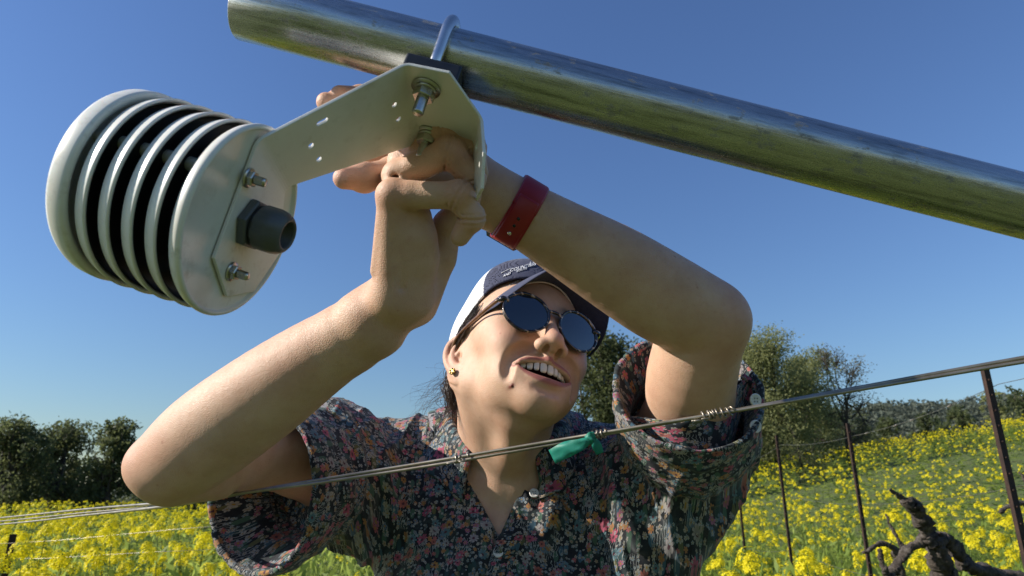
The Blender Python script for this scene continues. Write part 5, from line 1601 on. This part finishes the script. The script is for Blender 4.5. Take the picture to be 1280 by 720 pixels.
# upright mast that carries the pole, outside the picture
mb = MB(); mp = PEND - pdir * .06 + np.array([0, .055, 0]); mb.add(*tube([(mp[0], mp[1], -.2), (mp[0], mp[1], .8), (mp[0], mp[1], mp[2] + .25)], .03, 32)); mb.build('mast', MATS['galvanized'], pole)
mb = MB(); mb.add(*lathe(PEND - pdir * .10, pdir, [(PR + .006, 0), (PR + .007, .002), (PR + .007, .078), (PR + .006, .08)], 40)); mb.build('mast_clamp', MATS['bright_steel'], pole)

# shield stack
S0, S1 = V(304, 277, .412), V(163, 232, .4215)
sax = unit(S1 - S0); SL = np.linalg.norm(S1 - S0); D2 = .0615
sens = empty('weather_sensor', S0); tag(sens, 'white louvered sensor shield with bracket clamped under the steel pole', 'sensor')
up_h = MCW[:, 1]
def shield_plate(h0, r, skirt, nm, mat, thick=.0022):
    """dished ring: flat annulus with a skirt that leans towards the base"""
    mb = MB()
    prof = [(r * .62, h0 + skirt * 1.02), (r * .90, h0 + skirt * 1.02), (r * .945, h0 + skirt * .97), (r * .962, h0 + skirt * .86), (r * .985, h0 + skirt * .40), (r, h0 + .0006), (r + .0003, h0 - .0004), (r - .0002, h0 - .0010), (r - thick * .8, h0 - .0006),
            (r * .962 - thick, h0 + skirt * .78), (r * .90, h0 + skirt * .90), (r * .62, h0 + skirt * .90)]
    mb.add(*lathe(S0, sax, prof, 96, up_h)); mb.f = [f for f in mb.f if len(f) == 4]
    k = len(prof)
    for j in range(96):
        j2 = (j + 1) % 96; mb.f.append(((k-1)*96+j, (k-1)*96+j2, j2, j))
    return mb.build(nm, mat, sens)
gap = SL / 5.55
for k in range(4): shield_plate(gap * (1.0 + k), D2 * (.985 + .004 * k), gap * .58, 'louver', MATS['white_plastic'])
mb = MB()      # base plate with raised rim
b = D2
mb.add(*lathe(S0, sax, [(0, .0006), (b * .93, .0006), (b * .942, .0002), (b * .950, -.0014), (b * .962, -.0022), (b * .990, -.0018), (b * 1.0, -.0004), (b * .999, .0012), (b * .975, gap * .34), (b * .955, gap * .45), (b * .93, gap * .50), (b * .6, gap * .50), (0, gap * .50)], 128, up_h)); mb.build('base_plate', MATS['white_plastic'], sens)
mb = MB()      # cap
h = gap * 5.05; b = D2 * 1.0
mb.add(*lathe(S0, sax, [(b * .90, h - .0005), (b * .955, h - .0030), (b, h - .0020), (b * 1.004, h + .0002), (b * .992, h + .0075), (b * .972, h + .0100), (b * .93, h + .0112), (b * .6, h + .0128), (0, h + .0135)], 128, up_h)); mb.f = [f for f in mb.f if len(f) == 4]
mb.add(*lathe(S0, sax, [(b * .90, h - .0005), (b * .88, h + .0060), (b * .8, h + .0085), (0, h + .0085)], 128, up_h)); mb.f = [f for f in mb.f if len(f) == 4]
mb.build('cap_plate', MATS['white_plastic'], sens)
mb = MB(); mb.add(*lathe(S0, sax, [(D2 * .60, gap * .5), (D2 * .60, gap * 5.2)], 48, up_h)); mb.build('inner_core', MATS['shield_black'], sens)
for k in range(4):   # black underside of every louver
    mb = MB(); hh = gap * (1.0 + k); mb.add(*lathe(S0, sax, [(D2 * .5, hh + gap * .58 * .84), (D2 * .86, hh + gap * .58 * .84), (D2 * .905, hh + gap * .58 * .70), (D2 * .938, hh + gap * .12), (D2 * .945, hh + .0002)], 64, up_h)); mb.f = [f for f in mb.f if len(f) == 4]; mb.build('louver_lining', MATS['shield_black'], sens)
sx_, sy_, _ = frame_of(sax, up_h)          # disc axes
if sy_ @ up_h < 0: sx_, sy_ = -sx_, -sy_
if sx_ @ MCW[:, 2] > 0: sx_ = -sx_         # towards the camera
def disc(a, b, h=0.0): return S0 + sx_ * a + sy_ * b - sax * h
# spacers between the louvers
for k in range(3):
    an = math.radians(35 + 120 * k); 
    for j in range(5):
        mb = MB(); mb.add(*lathe(S0 + (sx_ * math.cos(an) + sy_ * math.sin(an)) * D2 * .70, sax, [(.0042, gap * (j + .75)), (.0042, gap * (j + 1.75))], 16)); mb.build('spacer', MATS['white_plastic'], sens)
mb = MB(); cs = S0 + sax * (h + .0075) + sy_ * D2 * .60 - sx_ * D2 * .55
mb.add(*lathe(cs, sax, [(.0018, 0), (.0018, .0065), (.0042, .0065), (.0042, .0080), (.0030, .0105), (0, .0108)], 16)); mb.build('cap_screw', MATS['bright_steel'], sens)

# U-bolt frame: legs leave the pole downwards and towards the camera
U0 = V(557, 74, .505); U0 = PA + pdir * ((U0 - PA) @ pdir)
leg = unit(MCW @ np.array([-.22, -.90, -.36])); leg = unit(leg - pdir * (leg @ pdir))
side = unit(np.cross(pdir, leg))
if side @ MCW[:, 2] > 0: side = -side                   # towards the camera
hw, hl, ht = .034, .0205, .0120
def on_plane(px, py, p0, n):
    d = unit(V(px, py, 1.0) - CAM); return CAM + d * (((p0 - CAM) @ n) / (d @ n))
# bracket: mounting tab on the disc, long arm, clamp face, short flange, bent from one sheet
TABP = S0 - sax * .0036
def on_disc(px, py, h=.0013): return on_plane(px, py, S0 - sax * h, sax)
BP = U0 + leg * (PR + 2 * ht + .0002)
B1, B2 = on_plane(507, 79, BP, leg), on_plane(530, 176, BP, leg)
C1a, C1b, C2 = on_plane(562, 90, BP, leg), on_plane(602, 147, BP, leg), on_plane(586, 206, BP, leg)
ft = unit(MCW @ np.array([.08, -.85, -.50]))
F1, F2, F3 = C1b + ft * .034, C1b * .75 + C2 * .25 + ft * .056, C2 + ft * .047
AQ = on_disc(339, 206); an_ = unit(np.cross(B1 - AQ, B2 - AQ)); ad = unit(np.cross(an_, sax))
if ad @ MCW[:, 1] < 0: ad = -ad
A1, A2 = AQ + ad * .0265, AQ - ad * .0265
tab = [on_disc(266, 322), on_disc(282, 370), on_disc(316, 364), on_disc(347, 318)]
vs = [A1, A2, B1, B2, C1a, C1b, C2, F1, F2, F3] + tab
fs = [(0, 10, 11, 12, 13, 1), (0, 1, 3, 2), (2, 3, 6, 5, 4), (5, 6, 9, 8, 7)]
br = mesh_obj('bracket', vs, fs, MATS['white_powder'], sens, smooth=False, recalc=True)
bm = bmesh.new(); bm.from_mesh(br.data)
ed = [e for e in bm.edges if len(e.link_faces) == 2]
bmesh.ops.bevel(bm, geom=ed, offset=.004, segments=4, affect='EDGES', profile=.5)
bm.to_mesh(br.data); bm.free()
sm = br.modifiers.new('thick', 'SOLIDIFY'); sm.thickness = .0024; sm.offset = 0
holes = []
arm_n = unit(np.cross(B1 - A1, A2 - A1))
def cutter(c, n, r, el=None, L=.012):
    x, y, a = frame_of(n); vs, fs = [], []
    if el is None: pts = [(r * math.cos(2*math.pi*i/20), r * math.sin(2*math.pi*i/20)) for i in range(20)]; U_, W_ = x, y
    else:
        U_ = unit(el - a * (el @ a)); W_ = np.cross(a, U_); pts = [(r * math.cos(2*math.pi*i/24) + (r * 1.6 if math.cos(2*math.pi*i/24) > 0 else -r * 1.6), r * math.sin(2*math.pi*i/24)) for i in range(24)]
    k = len(pts)
    for s_ in (-1, 1):
        for p_, q_ in pts: vs.append(c + U_ * p_ + W_ * q_ + a * L * s_)
    fs = [tuple(range(k)), tuple(range(2*k-1, k-1, -1))] + [(i, (i+1) % k, k + (i+1) % k, k + i) for i in range(k)]
    return vs, fs
def arm_pt(px, py):
    o, d = CAM, unit(V(px, py, 1.0) - CAM); s_ = ((A1 - o) @ arm_n) / (d @ arm_n); return o + d * s_
cmb = MB()
for px, py, el in ((402, 151, True), (388, 181, None), (398, 198, None), (492, 130, None), (497, 148, None)):
    cmb.add(*cutter(arm_pt(px, py), arm_n, .0017 if el else .0021, (B1 - A1) if el else None))
fl_n = unit(np.cross(F1 - C1b, C2 - C1b)); fc = (C1b + C2 + F1) / 3
def fl_pt(a, b): return C1b * (1 - a - b) + F1 * a + C2 * b
cmb.add(*cutter((C1b * .35 + F1 * .35 + C2 * .3), fl_n, .0026, C2 - C1b)); cmb.add(*cutter((F2 * .6 + F3 * .3 + C2 * .1), fl_n, .0026, F3 - F2))
cut = cmb.build('cutter', MATS['white_powder'], None, smooth=False)
bo = br.modifiers.new('holes', 'BOOLEAN'); bo.operation = 'DIFFERENCE'; bo.object = cut; bo.solver = 'EXACT'
dg = bpy.context.evaluated_depsgraph_get(); me = bpy.data.meshes.new_from_object(br.evaluated_get(dg))
br.modifiers.clear(); br.data = me; bpy.data.objects.remove(cut)
bevel(br, .0005, 2)
# studs with nuts on the tab, cable gland
def hexa(o_, ax, r, h0, h1, rot=0.0, ch=.0006):
    x, y, a = frame_of(ax); mb = MB(); vs = []
    for r_, h_ in ((r - ch, h0), (r, h0 + ch), (r, h1 - ch), (r - ch, h1)):
        for i in range(6): an = rot + math.pi / 3 * i; vs.append(o_ + a * h_ + (x * math.cos(an) + y * math.sin(an)) * r_)
    fs = [tuple(range(5, -1, -1)), tuple(18 + i for i in range(6))] + [(k*6+i, k*6+(i+1) % 6, (k+1)*6+(i+1) % 6, (k+1)*6+i) for k in range(3) for i in range(6)]
    mb.add(vs, fs); return mb
fr = -sax
for px, py in ((310, 222), (289, 339)):
    P = on_disc(px, py, .0026)
    mb = MB(); mb.add(*lathe(P, fr, [(.0062, 0), (.0062, .0012), (.0035, .0012)], 24)); mb.build('washer', MATS['stainless'], sens)
    n_ = hexa(P, fr, .0050, .0012, .0048, .3).build('nut', MATS['stainless'], sens, smooth=False)
    mb = MB(); prof = []
    for k in range(8): prof += [(.0026, .0048 + k * .0008), (.0029, .0052 + k * .0008)]
    mb.add(*lathe(P, fr, prof + [(.0022, .0118), (0, .0118)], 16)); mb.build('stud_thread', MATS['stainless'], sens)
G0 = on_disc(312, 279, .0026)
gl = hexa(G0, fr, .0168, 0, .0062, .2, .0010).build('cable_gland', MATS['gland_grey'], sens, smooth=False)
bevel(gl, .0005)
mb = MB(); mb.add(*lathe(G0, fr, [(.0128, .006), (.0128, .0085)], 32)); mb.build('gland_neck', MATS['black_plastic'], gl)
mb = MB(); n = 48; prof = [(.0138, .0085), (.0145, .0092), (.0145, .0180), (.0138, .0218), (.0120, .0252), (.0100, .0268), (.0088, .0266), (.0084, .0255), (.0084, .012), (0, .012)]
vs, fs = lathe(G0, fr, prof, n)
x, y, a = frame_of(fr); vs = np.array(vs)
for i in range(len(vs)):
    q = vs[i] - G0; hh = q @ a; w = q - a * hh; an = math.atan2(w @ y, w @ x); r_ = np.linalg.norm(w)
    if r_ > .0115 and hh < .0225: vs[i] = G0 + a * hh + w * (1 - .045 * (.5 + .5 * math.cos(an * 9)) ** 6)
mb.add(vs, fs); mb.build('gland_cap', MATS['gland_grey'], gl)
mb = MB(); mb.add(*lathe(G0, fr, [(.0083, .0130), (0, .0130)], 24)); mb.build('gland_bore', MATS['shield_black'], gl)

# U-bolt round the pole, saddle block, nuts
ub_r = PR + .0042
pts = [U0 + side * ub_r + leg * .060, U0 + side * ub_r + leg * .02]
pts += [U0 + (side * math.cos(th) - leg * math.sin(th)) * ub_r for th in np.linspace(0, math.pi, 25)]
pts += [U0 - side * ub_r + leg * .02, U0 - side * ub_r + leg * .060]
mb = MB(); mb.add(*tube(pts, .0042, 16)); ub = mb.build('u_bolt', MATS['bright_steel'], sens)
# saddle block between pole and clamp face
sc_ = U0 + leg * (PR + .001)
sv = []
for k in (0, 1):
    for a_, b_ in ((-1, -1), (1, -1), (1, 1), (-1, 1)): sv.append(sc_ + side * a_ * hw * (1 if k else .96) + pdir * b_ * hl + leg * (k * (ht * 2 - .0025) + .002 * (1 - k)))
sf = [(0, 1, 2, 3), (7, 6, 5, 4)] + [(i, (i+1) % 4, 4 + (i+1) % 4, 4 + i) for i in range(4)]
sb = mesh_obj('saddle_block', sv, sf, MATS['black_plastic'], sens, smooth=False, recalc=True); bevel(sb, .0022, 3)
for sd_ in (1, -1):
    base = U0 + side * sd_ * ub_r + leg * (PR + ht * 2 + .0016)
    mb = MB(); mb.add(*lathe(base, leg, [(.0105, .0), (.0105, .0016), (.0045, .0016)], 28)); mb.build('washer', MATS['stainless'], sens)
    mb = MB(); mb.add(*lathe(base, leg, [(.0080, .0018), (.0080, .0036), (.0045, .0036)], 24)); mb.build('lock_washer', MATS['stainless'], sens)
    hexa(base, leg, .0078, .0038, .0100, .4).build('nut', MATS['stainless'], sens, smooth=False)
    mb = MB(); prof = []
    for k in range(11): prof += [(.0038, .0100 + k * .0011), (.0042, .01055 + k * .0011)]
    mb.add(*lathe(base, leg, prof + [(.0034, .0228), (0, .0228)], 20)); mb.build('bolt_thread', MATS['stainless'], sens)
